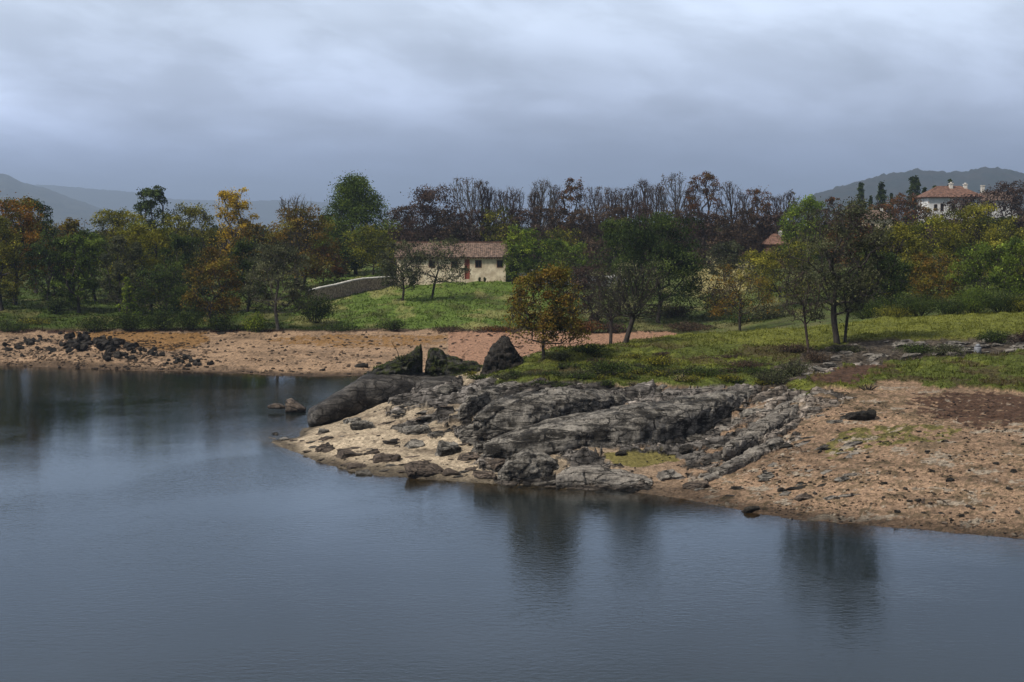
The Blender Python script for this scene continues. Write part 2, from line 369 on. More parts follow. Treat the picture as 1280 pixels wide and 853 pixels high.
def mat_ground():
    m, t = new_mat('ground_cover')
    p = pos(t); a = t.n('ShaderNodeAttribute', attribute_name='Col'); rk = t.n('ShaderNodeAttribute', attribute_name='bedrock').outputs[2]
    n = t.noise(p, 4.5, 6, .75); n2 = t.noise(p, 19.0, 3, .6)
    f = t.m('MULTIPLY', t.rng(n, .32, .68, .50, 1.50), t.rng(n2, .3, .7, .70, 1.30))
    sm = t.n('ShaderNodeMapping', {'Vector': p, 'Rotation': (0, 0, -.47), 'Scale': (.55, 1.7, 2.6)})
    n5 = t.noise(sm, 1.6, 7, .72, .6)
    vo = t.n('ShaderNodeTexVoronoi', {'Vector': t.n('ShaderNodeVectorMath', {0: sm, 1: t.n('ShaderNodeVectorMath', {0: n.outputs[1], 3: .6}, operation='SCALE')}, operation='ADD'), 'Scale': .9}, feature='DISTANCE_TO_EDGE')
    crack = t.rng(vo.outputs[0], .0, .06, .15, 1.0)
    rf = t.m('MULTIPLY', t.rng(n5, .34, .66, .42, 1.45), crack)
    f2 = t.m('ADD', t.m('MULTIPLY', f, t.m('SUBTRACT', 1.0, t.m('MULTIPLY', rk, .5))), t.m('MULTIPLY', t.m('SUBTRACT', rf, .5), rk))
    f2 = t.m('MAXIMUM', f2, .12)
    c = t.n('ShaderNodeVectorMath', {0: a.outputs[0], 3: f2}, operation='SCALE')
    h = t.m('ADD', t.m('ADD', t.m('MULTIPLY', n, t.m('ADD', .22, t.m('MULTIPLY', rk, .78))), t.m('MULTIPLY', n2, .4)), t.m('MULTIPLY', t.m('ADD', n5, t.m('MULTIPLY', crack, .5)), t.m('MULTIPLY', rk, 1.5)))
    b = t.n('ShaderNodeBump', {'Strength': 1.0, 'Distance': .16, 'Height': h})
    out(t, principled(t, c.outputs[0], .85, b, .12)); return m
def mat_rock(name, dark, light, lichen=.25, rough=.62, tint=None):
    m, t = new_mat(name); p = pos(t)
    n = t.noise(p, 1.1, 6, .65, .4); n2 = t.noise(p, 7.0, 6, .7); n3 = t.noise(p, 30, 3, .6)
    mp = t.n('ShaderNodeMapping', {'Vector': p, 'Rotation': (.5, .25, .3), 'Scale': (.45, 1.8, 2.6)})
    vo = t.n('ShaderNodeTexVoronoi', {'Vector': t.n('ShaderNodeVectorMath', {0: mp, 1: t.n('ShaderNodeVectorMath', {0: n2.outputs[1], 3: .35}, operation='SCALE')}, operation='ADD'), 'Scale': .75}, feature='DISTANCE_TO_EDGE')
    crack = t.rng(vo.outputs[0], .0, .045)
    sm = t.n('ShaderNodeMapping', {'Vector': p, 'Rotation': (.35, .12, -.47), 'Scale': (.22, 1.3, 2.2)})
    n4 = t.noise(sm, 1.0, 5, .6, .5)
    c = t.mix(t.rng(t.m('ADD', t.m('MULTIPLY', n, .5), t.m('MULTIPLY', n4, .5)), .42, .60), dark, light)
    c = t.mix(t.rng(n2, .35, .7, 0, .65), c, tuple(v*.45 for v in dark))
    c = t.mix(t.rng(t.noise(sm, 1.9, 6, .65, .8), .55, .66, 0, .55), c, tuple(min(v*1.35, .45) for v in light))
    if lichen: c = t.mix(t.rng(n3, .60, .68, 0, lichen), c, (.30, .31, .27))
    if tint: c = t.mix(t.rng(t.noise(p, 1.6, 7, .7), .44, .54, 0, .95), c, tint)
    zz = t.n('ShaderNodeSeparateXYZ', {0: p}).outputs[2]           # wet band at the waterline
    c = t.mix(t.rng(t.m('ADD', zz, t.m('MULTIPLY', n2, .25)), .18, .40, .62, 0.0), c, (.022, .018, .014))
    c = t.mix(t.m('SUBTRACT', 1.0, crack), c, (.02, .018, .016))
    hgt = t.m('ADD', t.m('ADD', t.m('MULTIPLY', n2, .9), t.m('MULTIPLY', n3, .3)), t.m('MULTIPLY', crack, .35))
    b = t.n('ShaderNodeBump', {'Strength': 1.0, 'Distance': .14, 'Height': hgt})
    out(t, principled(t, c, rough+.15, b, .16)); return m
def mat_leaf(name='leaves', trans=.3):
    m, t = new_mat(name); a = t.n('ShaderNodeAttribute', attribute_name='Col')
    d = t.n('ShaderNodeBsdfDiffuse', {'Color': a.outputs[0]}); tr = t.n('ShaderNodeBsdfTranslucent', {'Color': a.outputs[0]})
    mx = t.n('ShaderNodeMixShader', {0: trans}); t.t.links.new(d.outputs[0], mx.inputs[1]); t.t.links.new(tr.outputs[0], mx.inputs[2])
    out(t, mx); return m
def mat_plain(name, c1, c2, scale=3.0, rough=.8, bump=.03, stretch=(1, 1, 1)):
    m, t = new_mat(name); p = t.n('ShaderNodeMapping', {'Vector': pos(t), 'Scale': stretch})
    n = t.noise(p, scale, 6, .65)
    b = t.n('ShaderNodeBump', {'Strength': .8, 'Distance': bump, 'Height': n})
    out(t, principled(t, t.mix(t.rng(n, .35, .68), c1, c2), rough, b)); return m
M_GROUND = mat_ground(); M_LEAF = mat_leaf()
M_BARK = mat_plain('bark', (.018, .015, .013), (.055, .046, .04), 9, .9, .04, (1, 1, .35))
M_BARKG = mat_plain('grey_bark', (.05, .045, .042), (.12, .11, .10), 9, .9, .04, (1, 1, .35))
M_BARKB = mat_plain('brown_bark', (.030, .020, .017), (.07, .05, .043), 9, .9, .04, (1, 1, .35))

# water
def mat_water():
    m, t = new_mat('lake_water'); p = pos(t)
    dep = t.n('ShaderNodeAttribute', attribute_name='depth').outputs[2]
    mp = t.n('ShaderNodeMapping', {'Vector': p, 'Scale': (.8, 1.6, 1)})
    n1 = t.noise(mp, 2.6, 3, .55, .6); n2 = t.noise(mp, .22, 2, .5, .4); n3 = t.noise(mp, 9.0, 2, .5)
    gust = t.rng(t.noise(p, .05, 3, .5, .6), .38, .62, .35, 1.0)
    h = t.m('ADD', t.m('MULTIPLY', t.m('ADD', n1, t.m('MULTIPLY', n3, .22)), gust), t.m('MULTIPLY', n2, .35))
    b = t.n('ShaderNodeBump', {'Strength': 1.0, 'Distance': .012, 'Height': h})
    gl = t.n('ShaderNodeBsdfGlossy', {'Color': (.84, .92, 1.0, 1), 'Roughness': .018, 'Normal': b})
    body = t.n('ShaderNodeBsdfDiffuse', {'Color': (.010, .013, .012, 1)})
    tr = t.n('ShaderNodeBsdfTransparent', {'Color': (.72, .66, .5, 1)})
    op = t.rng(dep, 0.0, .75, .12, 1.0)
    a = t.n('ShaderNodeMixShader', {0: op}); t.t.links.new(tr.outputs[0], a.inputs[1]); t.t.links.new(body.outputs[0], a.inputs[2])
    fr = t.n('ShaderNodeFresnel', {'IOR': 1.36, 'Normal': b})
    x = t.n('ShaderNodeMixShader', {0: fr}); t.t.links.new(a.outputs[0], x.inputs[1]); t.t.links.new(gl.outputs[0], x.inputs[2])
    out(t, x); return m

# ------------------------------------------------------------------ the ground and the lake
def axis_px(step, lo=-60, hi=1340):
    mid = np.arange(lo, hi, step)
    return np.r_[np.linspace(-620, lo-8, 60), mid, np.linspace(hi+8, 1900, 60)]
PXs = axis_px(1.8)
rows = [45.0]
while rows[-1] < 11000:
    d = rows[-1]; rows.append(d*(1.0014 if 74 < d < 97 else 1.0025 if d < 130 else 1.004 if d < 240 else 1.02 if d < 2000 else 1.06))
rows = np.array(rows)
XX = (PXs[None]-640)/F*rows[:, None]; YY = np.repeat(rows[:, None], len(PXs), 1)
ZZ, ZN = height(XX, YY, True)
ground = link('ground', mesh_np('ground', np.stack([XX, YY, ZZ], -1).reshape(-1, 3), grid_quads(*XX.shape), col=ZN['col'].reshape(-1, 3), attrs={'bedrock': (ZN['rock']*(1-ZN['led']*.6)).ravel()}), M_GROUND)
tag(ground, kind='structure')
ZONE_ROWS, ZONE_COL = rows, ZN

px2 = np.linspace(-620, 1900, 500); r2 = [4.0]
while r2[-1] < 200: r2.append(r2[-1]*(1.05 if r2[-1] < 45 else 1.006))
r2 = np.array(r2); WX = (px2[None]-640)/F*r2[:, None]; WY = np.repeat(r2[:, None], len(px2), 1)
depth = -base_h(WX, WY)
water = link('water', mesh_np('water', np.stack([WX, WY, 0*WX], -1).reshape(-1, 3), grid_quads(*WX.shape), attrs={'depth': depth.ravel()}), mat_water())
tag(water, kind='structure')

def gz(x, y): return float(height(np.array([x]), np.array([y]))[0])
def hit(px, py, d0=55.0, d1=420.0):
    """first point of the ground under a pixel"""
    D = np.exp(np.linspace(math.log(d0), math.log(d1), 1200))
    x, y, z = at(px, py, D); g = base_h(x, y); k = np.argmax(z <= np.maximum(g, 0))
    return float(x[k]), float(D[k])

# ------------------------------------------------------------------ hills
def hills(name, prof, D, depth_, col, rough, seed, colr):
    pxs = np.arange(prof[0][0], prof[-1][0], 3.0)
    top = np.interp(pxs, [p[0] for p in prof], [p[1] for p in prof])
    zt = np.array([at(a, b, D)[2] for a, b in zip(pxs, top)])
    k = np.linspace(-1, 1, 60)
    X = []; Y = []; Zl = []
    for kk in k:
        d = D+kk*depth_; x = (pxs-640)/F*d
        prf = math.cos(kk*pi/2)**1.2
        n = fbm(x*.004+seed, np.full_like(x, d*.004), seed, 5)
        X.append(x); Y.append(np.full_like(x, d)); Zl.append(8+(zt-8)*prf*(1+.35*n*(1-prf))+rough*fbm(x*.03, np.full_like(x, d*.03), seed, 3)*prf)
    V = np.stack([np.array(X), np.array(Y), np.array(Zl)], -1).reshape(-1, 3)
    m, t = new_mat(name); p = pos(t)
    n = t.noise(p, .012, 8, .7); b = t.n('ShaderNodeBump', {'Strength': 1, 'Distance': 8, 'Height': t.noise(p, .05, 5, .7)})
    out(t, principled(t, t.mix(t.rng(n, .42, .6), col, colr), .95, b, .1))
    o = link('hills', mesh_np(name, V, grid_quads(len(k), len(pxs))), m); tag(o, kind='structure'); return o
hills('far_left_hill', [(-500, 205), (-250, 203), (-100, 212), (0, 217), (12, 219), (30, 229), (60, 236), (90, 248), (130, 262), (180, 272), (260, 282), (300, 290)], 6200, 1500, (.050, .055, .035), 6, 3.1, (.022, .028, .020))
hills('second_left_hill', [(-100, 225), (60, 232), (110, 236), (170, 241), (220, 250), (300, 252), (360, 251), (430, 254), (480, 262), (540, 272), (640, 276), (760, 280), (1000, 282)], 9200, 1400, (.03, .036, .026), 8, 8.7, (.02, .025, .018))
hills('right_hill', [(985, 262), (1020, 244), (1060, 232), (1100, 221), (1145, 214), (1180, 218), (1200, 217), (1225, 212), (1258, 214), (1280, 220), (1400, 214), (1600, 205)], 3600, 800, (.016, .022, .013), 10, 5.2, (.030, .028, .018))

# haze
def make_haze():
    m, t = new_mat('haze_air')
    v = t.n('ShaderNodeVolumePrincipled', {'Color': (.58, .74, 1.0, 1), 'Density': 0.00015, 'Anisotropy': .2})
    t.n('ShaderNodeOutputMaterial', {'Volume': v})
    o = link('haze', boxes_mesh('haze', [(-12000, 13000, -60, 11500, -8, 370)]), m); tag(o, kind='stuff')
make_haze()

# ------------------------------------------------------------------ rocks
def ico(n=4):
    import bmesh
    bm = bmesh.new(); bmesh.ops.create_icosphere(bm, subdivisions=n, radius=1)
    V = np.array([v.co[:] for v in bm.verts]); T = np.array([[v.index for v in f.verts] for f in bm.faces]); bm.free(); return V, T
ICO = {k: ico(k) for k in (1, 2, 3, 4, 5)}
JN = np.array([[.25, -.45, .86], [.93, .30, -.1], [-.2, .95, .2]])
def boulder_verts(size, seed, sub=4, cuts=14, rough=.06, strat=0.0, flat=.62):
    R = np.random.RandomState(seed); V, T = ICO[sub]; V = V.copy()
    ang = cuts > 10
    for i in range(cuts):
        if ang and i < cuts*.7:
            n = JN[i % 3]*(1 if (i//3) % 2 else -1)+R.normal(size=3)*.22; d = R.uniform(.42, .8)
        else: n = R.normal(size=3); n[2] *= .8; d = R.uniform(flat, .95)
        n /= np.linalg.norm(n); s = V@n-d; V -= np.maximum(s, 0)[:, None]*n*.98
    V *= np.array(size)
    mx = max(size); nz = fbm(V[:, 0]*1.6/mx**.7+seed, V[:, 1]*1.6/mx**.7, V[:, 2]*1.6/mx**.7+seed*.3, 5)
    N = V/np.array(size)**2; N /= np.linalg.norm(N, axis=1)[:, None]
    if ang:
        r, t, e = vor(V*np.array([1.6, 2.2, 3.0])/mx+seed % 17, seed % 200); V = V+N*((r-.5)*.10+t*.12-.05*ss(.1, 0, e))[:, None]*mx
    V = V+N*(nz*rough*mx)[:, None]
    return V, T
def rot(rx, ry, rz):
    from mathutils import Euler
    return np.array(Euler((rx, ry, rz)).to_matrix())
M_R_DARK = mat_rock('dark_granite', (.026, .023, .020), (.320, .296, .262), .2, .5)
M_R_WARM = mat_rock('brown_granite', (.070, .055, .045), (.190, .150, .122), .08)
M_R_PALE = mat_rock('pale_granite', (.15, .135, .12), (.34, .31, .275), .2)
M_R_WHALE = mat_rock('smooth_granite', (.032, .029, .027), (.125, .115, .106), .15, .5)
M_R_MOSS = mat_rock('mossy_granite', (.026, .026, .024), (.085, .082, .072), .8, .8, (.036, .044, .012))
M_R_BLACK = mat_rock('black_stone', (.018, .016, .014), (.062, .054, .047), .3, .8)
def boulder(px, py, wpx, hpx, mat, label, seed, depth=1.0, tilt=0.0, rz=None, sub=4, cuts=14, rough=.06, strat=0.0, sink=.25, group=None, D=None, name='boulder'):
    R = random.Random(seed)
    if D is None: x, D = hit(px, py+hpx*.35)
    else: x = (px-640)/F*D
    s = D/F; w_ = wpx*s/2; h_ = hpx*s/2
    V, T = boulder_verts((w_*1.1, w_*depth if w_ < 1 else max(w_*depth*.7, h_), h_*1.3), seed, sub, cuts, rough, strat)
    V = V@rot(0, tilt, rz if rz is not None else R.uniform(-.4, .4)).T
    z = max(gz(x, D), -.1)
    o = link(name, mesh_np(name, V, tris=T, smooth=cuts < 10), mat, loc=(x, D, z-h_*.05))
    return tag(o, label, 'rock', group)

def loft_rock(st, mat, label, seed, nseg=96, power=2.6, noise=.12, strat=.0, nscale=.5, name='boulder', cat='rock', top_flat=0.0, parent=None):
    """rock lofted through cross sections (px, y_top, y_bottom, distance, half depth)"""
    st = np.array(st, float); L = np.linspace(0, len(st)-1, max(60, int((st[-1, 0]-st[0, 0])*1.3)))
    S = np.stack([np.interp(L, np.arange(len(st)), st[:, i]) for i in range(5)], -1)
    k = np.ones(5)/5                                              # soften the stations
    for _ in range(1):
        for c in range(1, 5):
            e = np.r_[[S[0, c]]*2, S[:, c], [S[-1, c]]*2]; S[:, c] = np.convolve(e, k, 'valid')
    th = np.linspace(0, 2*pi, nseg, endpoint=False); V = []
    for (px, yt, yb, D, hd) in S:
        x, _, zt = at(px, yt, D); zb = at(px, yb, D)[2]; c = (zt+zb)/2; h = max((zt-zb)/2, .03)
        cs, sn = np.cos(th), np.sin(th)
        yy = np.sign(cs)*np.abs(cs)**(2/power)*hd; zz = np.sign(sn)*np.abs(sn)**(2/power)*h
        V.append(np.stack([np.full(nseg, x), D+yy, c+zz], -1))
    n = len(V); V = np.array(V); ends = [V[0].mean(0), V[-1].mean(0)]
    G = V.reshape(-1, 3); cc = np.repeat(V.mean(1), nseg, 0); N = G-cc; N /= np.linalg.norm(N, axis=1)[:, None]+1e-6
    nz = fbm(G[:, 0]*nscale+seed, G[:, 1]*nscale, G[:, 2]*nscale*1.5, 5)
    rid = .35-np.abs(fbm(G[:, 0]*nscale*1.7+seed, G[:, 1]*nscale*1.7, G[:, 2]*nscale*2.2, 4))
    G = G+N*(nz*noise+rid*noise*(.9 if strat else .15))[:, None]
    if strat:
        a = G[:, 0]*.93+G[:, 1]*.3+.3*nz; b = G[:, 1]*.93-G[:, 0]*.3+.3*nz
        r1, t1, e1 = vor(np.stack([a*.42, b*.8, G[:, 2]*1.3-a*.2], -1), int(seed)); r2, t2, e2 = vor(np.stack([a*1.3, b*1.9, G[:, 2]*2.6], -1), int(seed)+5)
        G = G+N*(((r1-.5)*1.7+t1*2.2-.5*ss(.08, 0, e1)+(r2-.5)*.5+t2*.9-.22*ss(.1, 0, e2))*strat)[:, None]
    i = np.arange(n*nseg).reshape(n, nseg); j = np.roll(i, -1, 1)
    Q = np.stack([i[:-1], i[1:], j[1:], j[:-1]], -1).reshape(-1, 4)
    G = np.vstack([G, ends]); a, b = n*nseg, n*nseg+1
    T = np.vstack([np.stack([np.full(nseg, a), i[0], j[0]], -1), np.stack([np.full(nseg, b), j[-1], i[-1]], -1)])
    org = np.array([G[:, 0].mean(), G[:, 1].mean(), G[:, 2].min()])
    o = link(name, mesh_np(name, G-org, Q, T), mat, parent, loc=org)
    return tag(o, label, cat) if parent is None else o

loft_rock([(385, 516, 528, 101, .3), (387, 511, 531, 101, 1.0), (391, 508, 533, 101, 1.5), (400, 503, 533, 101, 1.9), (425, 489, 529, 102, 2.1), (447, 473, 524, 103, 2.2), (462, 468, 519, 104, 2.3), (478, 468, 514, 104, 2.3), (505, 466, 510, 105, 2.3), (530, 467, 506, 106, 2.1), (548, 470, 502, 106, 1.7), (560, 480, 500, 106, .8)],
    M_R_WHALE, 'huge smooth dark whale-backed boulder sloping into the lake', 3, noise=.13, power=2.2, nscale=.45)
loft_rock([(520, 480, 500, 102.5, .5), (532, 472, 500, 103, 1.5), (560, 470, 500, 103.5, 1.9), (585, 473, 498, 104, 1.7), (600, 480, 496, 104, .8)], M_R_WHALE, 'smooth dark rock split by a crack from the whale-backed boulder', 5, noise=.08, nscale=.5)
loft_rock([(455, 469, 473, 105, .3), (470, 460, 474, 105, 1.0), (490, 452, 474, 105, 1.3), (508, 444, 474, 105.5, 1.4), (520, 438, 474, 106, 1.3), (526, 434, 474, 106, .9), (528, 440, 474, 106, .4)], M_R_MOSS, 'moss-covered wedge of rock rising to a point on the boulder', 11, noise=.30, strat=.16, nscale=.9)
loft_rock([(530, 470, 478, 106, .3), (535, 440, 478, 106, .8), (542, 432, 478, 106, 1.0), (550, 437, 478, 106, 1.0), (562, 447, 478, 106, 1.2), (580, 452, 478, 106, 1.3), (600, 456, 478, 106, 1.2), (608, 466, 478, 106, .4)], M_R_MOSS, 'upright grey rock with a mossy green shoulder', 17, noise=.28, strat=.15, nscale=.9)
loft_rock([(600, 468, 480, 103, .4), (607, 447, 480, 103, 1.0), (616, 434, 480, 103, 1.4), (626, 422, 480, 103, 1.5), (634, 422, 480, 103, 1.5), (644, 436, 480, 103, 1.4), (654, 452, 480, 103, 1.1), (662, 470, 480, 103, .4)], M_R_BLACK, 'pointed blackish rock standing beside the orange tree', 23, noise=.30, strat=.15, nscale=.8)
loft_rock([(357, 512, 516, 109, .15), (358, 500, 516, 109, .5), (364, 498, 516, 109, .7), (374, 505, 516, 109, .6), (382, 510, 516, 109, .2)], M_R_WARM, 'small pointed rock sticking out of the lake', 29, noise=.04)
loft_rock([(335, 507, 511, 109, .2), (342, 504, 511, 109, .5), (350, 505, 511, 109, .5), (356, 508, 511, 109, .2)], M_R_WARM, 'low flat rock barely above the water beside a pointed one', 31, noise=.03)
# long strata of the outcrop
loft_rock([(604, 556, 572, 81.5, .4), (632, 544, 574, 82.5, 1.5), (680, 530, 576, 83.3, 2.3), (728, 519, 572, 84.4, 2.6), (795, 509, 570, 85.6, 2.7), (850, 500, 556, 87.2, 2.3), (900, 491, 540, 88.8, 1.7), (940, 487, 518, 90.4, .7)], M_R_DARK, 'long diagonal ledge with pale spine and dark steep face', 41, noise=.10, strat=.10, nscale=.6, power=3.4, name='rock_ledge')
loft_rock([(592, 524, 544, 85, .5), (615, 502, 549, 86.6, 1.9), (660, 490, 549, 87.6, 2.7), (700, 487, 540, 88.8, 2.7), (740, 487, 528, 90, 2.2), (775, 490, 518, 91, 1.4), (790, 499, 512, 91.2, .4)], M_R_DARK, 'broad grey ledge on the upper left of the outcrop', 43, noise=.14, strat=.15, nscale=.6, power=3, name='rock_ledge')
loft_rock([(745, 490, 515, 92, .5), (770, 484, 514, 93, 1.3), (810, 484, 510, 93.5, 1.6), (860, 485, 505, 94, 1.4), (910, 486, 500, 94, 1.0), (955, 487, 495, 94, .4)], M_R_DARK, 'flat dark ledge under the turf edge tapering to the right', 47, noise=.12, strat=.14, nscale=.8, power=3, name='rock_ledge')
loft_rock([(575, 510, 524, 90, .3), (585, 498, 528, 91, 1.0), (605, 486, 525, 93, 1.5), (640, 478, 515, 95, 1.8), (690, 478, 505, 96, 1.7), (730, 480, 500, 96, 1.2), (750, 485, 495, 96, .4)], M_R_DARK, 'rounded grey ledge below the pointed blackish rock', 53, noise=.12, strat=.13, nscale=.7, power=3, name='rock_ledge')
loft_rock([(622, 590, 604, 78.5, .3), (636, 574, 606, 79, 1.1), (660, 566, 606, 79.5, 1.5), (685, 570, 604, 79.8, 1.2), (706, 584, 602, 79.8, .4)], M_R_DARK, 'blocky blackish rock mass at the water below the ledge', 59, noise=.14, strat=.16, nscale=.9, power=3, name='rock_ledge')
loft_rock([(905, 560, 572, 80, .3), (925, 545, 572, 82, 1.0), (955, 525, 560, 84.5, 1.6), (985, 505, 540, 87, 1.6), (1010, 492, 525, 89, 1.3), (1035, 490, 512, 90, .8), (1050, 498, 508, 90, .3)], M_R_PALE, 'pale grey layered slab rising toward the turf on the right', 61, noise=.12, strat=.14, nscale=.8, power=3.2, name='rock_ledge')
loft_rock([(880, 598, 606, 76, .3), (905, 582, 604, 77.5, .9), (935, 566, 594, 79.5, 1.0), (965, 550, 578, 81.5, .9), (995, 544, 562, 83, .4)], M_R_PALE, 'thin tilted pale slab below the layered slab on the right', 67, noise=.10, strat=.12, nscale=.9, power=3.2, name='rock_ledge')
loft_rock([(695, 596, 612, 76.5, .3), (715, 582, 612, 77.5, 1.0), (750, 584, 612, 77.5, 1.3), (785, 592, 613, 77, 1.2), (815, 600, 614, 76.5, .5)], M_R_PALE, 'low pale shelf of rock along the water under the ledge', 71, noise=.09, strat=.10, nscale=.9, power=3, name='rock_ledge')

BL = [
 (344, 541, 11, 7, M_R_DARK, 'small dark rock on the very tip of the pale spit'),
 (353, 549, 22, 5, M_R_DARK, 'low dark slab lying along the tip of the spit'),
 (404, 538, 20, 12, M_R_DARK, 'dark rounded rock just below the nose of the big boulder'),
 (407, 547, 24, 9, M_R_WARM, 'small brown rock between the dark round one and the large smooth one'),
 (408, 558, 36, 17, M_R_WARM, 'smooth brown rounded boulder by the water on the spit'),
 (434, 564, 36, 18, M_R_WARM, 'brown sloping boulder right of the smooth rounded one'),
 (441, 524, 34, 9, M_R_DARK, 'flat dark rock against the foot of the big boulder'),
 (453, 532, 46, 16, M_R_DARK, 'long dark rock on pale sand below the big boulder'),
 (488, 550, 28, 13, M_R_BLACK, 'black rock alone on the pale sand'),
 (482, 570, 40, 19, M_R_WARM, 'large brown boulder on pale sand close to the water'),
 (466, 563, 20, 8, M_R_WARM, 'small brown rock left of the large brown boulder'),
 (500, 532, 26, 13, M_R_DARK, 'dark grey rock in the middle of the pale sand'),
 (517, 553, 34, 14, M_R_DARK, 'wide dark rock right of the black one'),
 (531, 519, 14, 7, M_R_WARM, 'little brown rock high on the sand strip'),
 (545, 508, 16, 9, M_R_DARK, 'little dark rock at the top of the sand strip'),
 (530, 583, 62, 30, M_R_WARM, 'broad pinkish brown slab sloping down to the water'),
 (446, 581, 30, 10, M_R_WARM, 'flat brown rock half in the water'),
 (452, 590, 30, 9, M_R_DARK, 'dark wet rock in the shallows'),
 (559, 557, 42, 28, M_R_DARK, 'angular dark rock leaning on the outcrop foot'),
 (604, 553, 50, 30, M_R_DARK, 'bulky dark rock under the start of the pale spine'),
 (581, 512, 24, 18, M_R_DARK, 'upright grey block left of the rounded ledge'),
 (590, 540, 50, 26, M_R_DARK, 'grey block between the bulky rock and the sand'),
 (560, 588, 30, 14, M_R_WARM, 'dark brown wet rock at the edge right of the broad slab'),
 (604, 588, 40, 20, M_R_WARM, 'pale brown rock at the waterline below the bulky rock'),
 (573, 484, 60, 18, M_R_DARK, 'long dark slab behind the top of the sand strip'),
 (585, 568, 30, 16, M_R_WARM, 'brown rock wedged above the waterline'),
 (545, 540, 30, 13, M_R_DARK, 'tilted grey rock where the sand strip narrows'),
 (520, 535, 70, 14, M_R_DARK, 'long sloping grey rock across the sand strip'),
 (620, 575, 34, 20, M_R_WARM, 'tan blocky rock left of the blackish mass'),
 (775, 565, 24, 9, M_R_BLACK, 'black rock at the foot of the steep dark face'),
 (923, 520, 26, 15, M_R_PALE, 'pale block above the layered slab'),
 (905, 533, 22, 11, M_R_PALE, 'small pale block left of the larger pale one'),
 (868, 540, 30, 15, M_R_DARK, 'dark block at the right end of the steep face'),
 (855, 562, 26, 12, M_R_BLACK, 'blackish rock in the hollow behind the moss patch'),
 (885, 572, 44, 16, M_R_DARK, 'grey tilted rock left of the thin pale slab'),
 (840, 592, 44, 18, M_R_PALE, 'pale tan rock on the shore under the moss patch'),
 (868, 606, 36, 14, M_R_WARM, 'brown rock by the water left of the beach'),
 (893, 590, 22, 15, M_R_DARK, 'dark upright rock where the beach begins'),
 (1068, 519, 56, 14, M_R_BLACK, 'dark jagged slab lying alone at the top of the beach'),
 (971, 557, 48, 11, M_R_BLACK, 'long reddish black slab tilted beside the pale slabs'),
 (937, 635, 29, 15, M_R_BLACK, 'dark block with its foot in the water at the beach edge'),
 (976, 612, 15, 9, M_R_BLACK, 'small dark rock above the block in the water'),
 (1004, 620, 30, 12, M_R_WARM, 'brown rock on the lower beach'),
 (958, 594, 30, 10, M_R_DARK, 'flattish dark rock on the left end of the beach'),
 (1060, 571, 14, 6, M_R_PALE, 'pale-topped stone in the middle of the beach'),
 (1188, 600, 15, 8, M_R_BLACK, 'black stone alone on bare sand of the right beach'),
 (1176, 641, 14, 5, M_R_BLACK, 'thin black stone near the water on the right'),
 (1267, 589, 11, 8, M_R_BLACK, 'dark stone at the right edge of the beach'),
 (452, 456, 26, 10, M_R_BLACK, 'dark flat-topped rock on the far sand behind the boulder'),
 (403, 463, 13, 4, M_R_BLACK, 'small black stone on the far sand near the water'),
 (1090, 448, 26, 5, M_R_PALE, 'pale flat stone on the brown earth below the ledge'),
 (277, 415, 18, 6, M_R_BLACK, 'black rock at the top of the far beach under the bushes'),
]
for i, (px, py, ww, hh, mt, lab) in enumerate(BL):
    R = random.Random(i)
    warm = mt is M_R_WARM
    boulder(px, py, ww, hh, mt, lab, 100+i, depth=.8, tilt=R.uniform(-.30, -.04), cuts=13 if warm else 18, rough=.05 if warm else .07, strat=0 if warm else .04*ww*.05, sub=5 if ww > 30 else 4)

# fractured blocks that fill the outcrop (alike, so they share a label)
R = random.Random(5); protos = []
def rock_copy(src, x, y, z, s, rz, rx, label, group, mat, cat='rock', name='rock'):
    o = bpy.data.objects.new(name, src); COL.objects.link(o)
    o.location = (x, y, z); o.scale = s; o.rotation_euler = (rx, R.uniform(-.25, .1), rz)
    return tag(o, label, cat, group)
PM = {}
for key, mt in (('dark', M_R_DARK), ('warm', M_R_WARM), ('pale', M_R_PALE), ('black', M_R_BLACK)):
    PM[key] = []
    for k in range(5):
        V, T = boulder_verts((1, .8, .6), 500+k*7+len(key), 4 if key != 'black' else 3, 18, .07, .05)
        me = mesh_np('rock', V, tris=T, smooth=False); me.materials.append(mt); PM[key].append(me)
cnt = 0; tries = 0
while cnt < 70 and tries < 4000:
    tries += 1
    px, py = R.uniform(480, 1040), R.uniform(482, 608)
    if not inpoly(np.array([px]), np.array([py]), ROCK)[0]: continue
    x, D = hit(px, py); key = 'pale' if (px > 880 and R.random() < .7) else ('warm' if (py > 570 and R.random() < .6) else 'dark')
    s = R.uniform(.22, .6) if R.random() < .8 else R.uniform(.6, .95)
    rock_copy(R.choice(PM[key]), x, D, gz(x, D)-.08*s, (s*1.7, s, s*R.uniform(.4, .7)), R.uniform(-.5, .9), R.uniform(-.2, .3),
        {'dark': 'dark grey fractured block bedded in the rock outcrop', 'warm': 'brown fractured rock on the lower edge of the outcrop', 'pale': 'pale broken block among the slabs on the right of the outcrop'}[key],
        {'dark': 'dark blocks of the rock outcrop', 'warm': 'brown blocks along the foot of the outcrop', 'pale': 'pale blocks right of the outcrop'}[key], None)
    cnt += 1
R = random.Random(12)
for k in range(60):
    a, b = R.uniform(870, 1075), R.uniform(498, 625)
    if b < 498+(1060-a)*.05 or b > 640-(1075-a)*.12: continue
    x, D = hit(a, b); s = R.uniform(.12, .5); key = 'pale' if R.random() < .45 else ('dark' if R.random() < .6 else 'black')
    rock_copy(R.choice(PM[key]), x, D, gz(x, D)-.05*s, (s*1.8, s, s*.5), R.uniform(.1, .8), 0, {'pale': 'flat pale stone lying where the slabs give way to the beach', 'dark': 'flat grey stone lying where the slabs give way to the beach', 'black': 'flat blackish stone lying where the slabs give way to the beach'}[key], 'flat stones between the slabs and the beach', None)
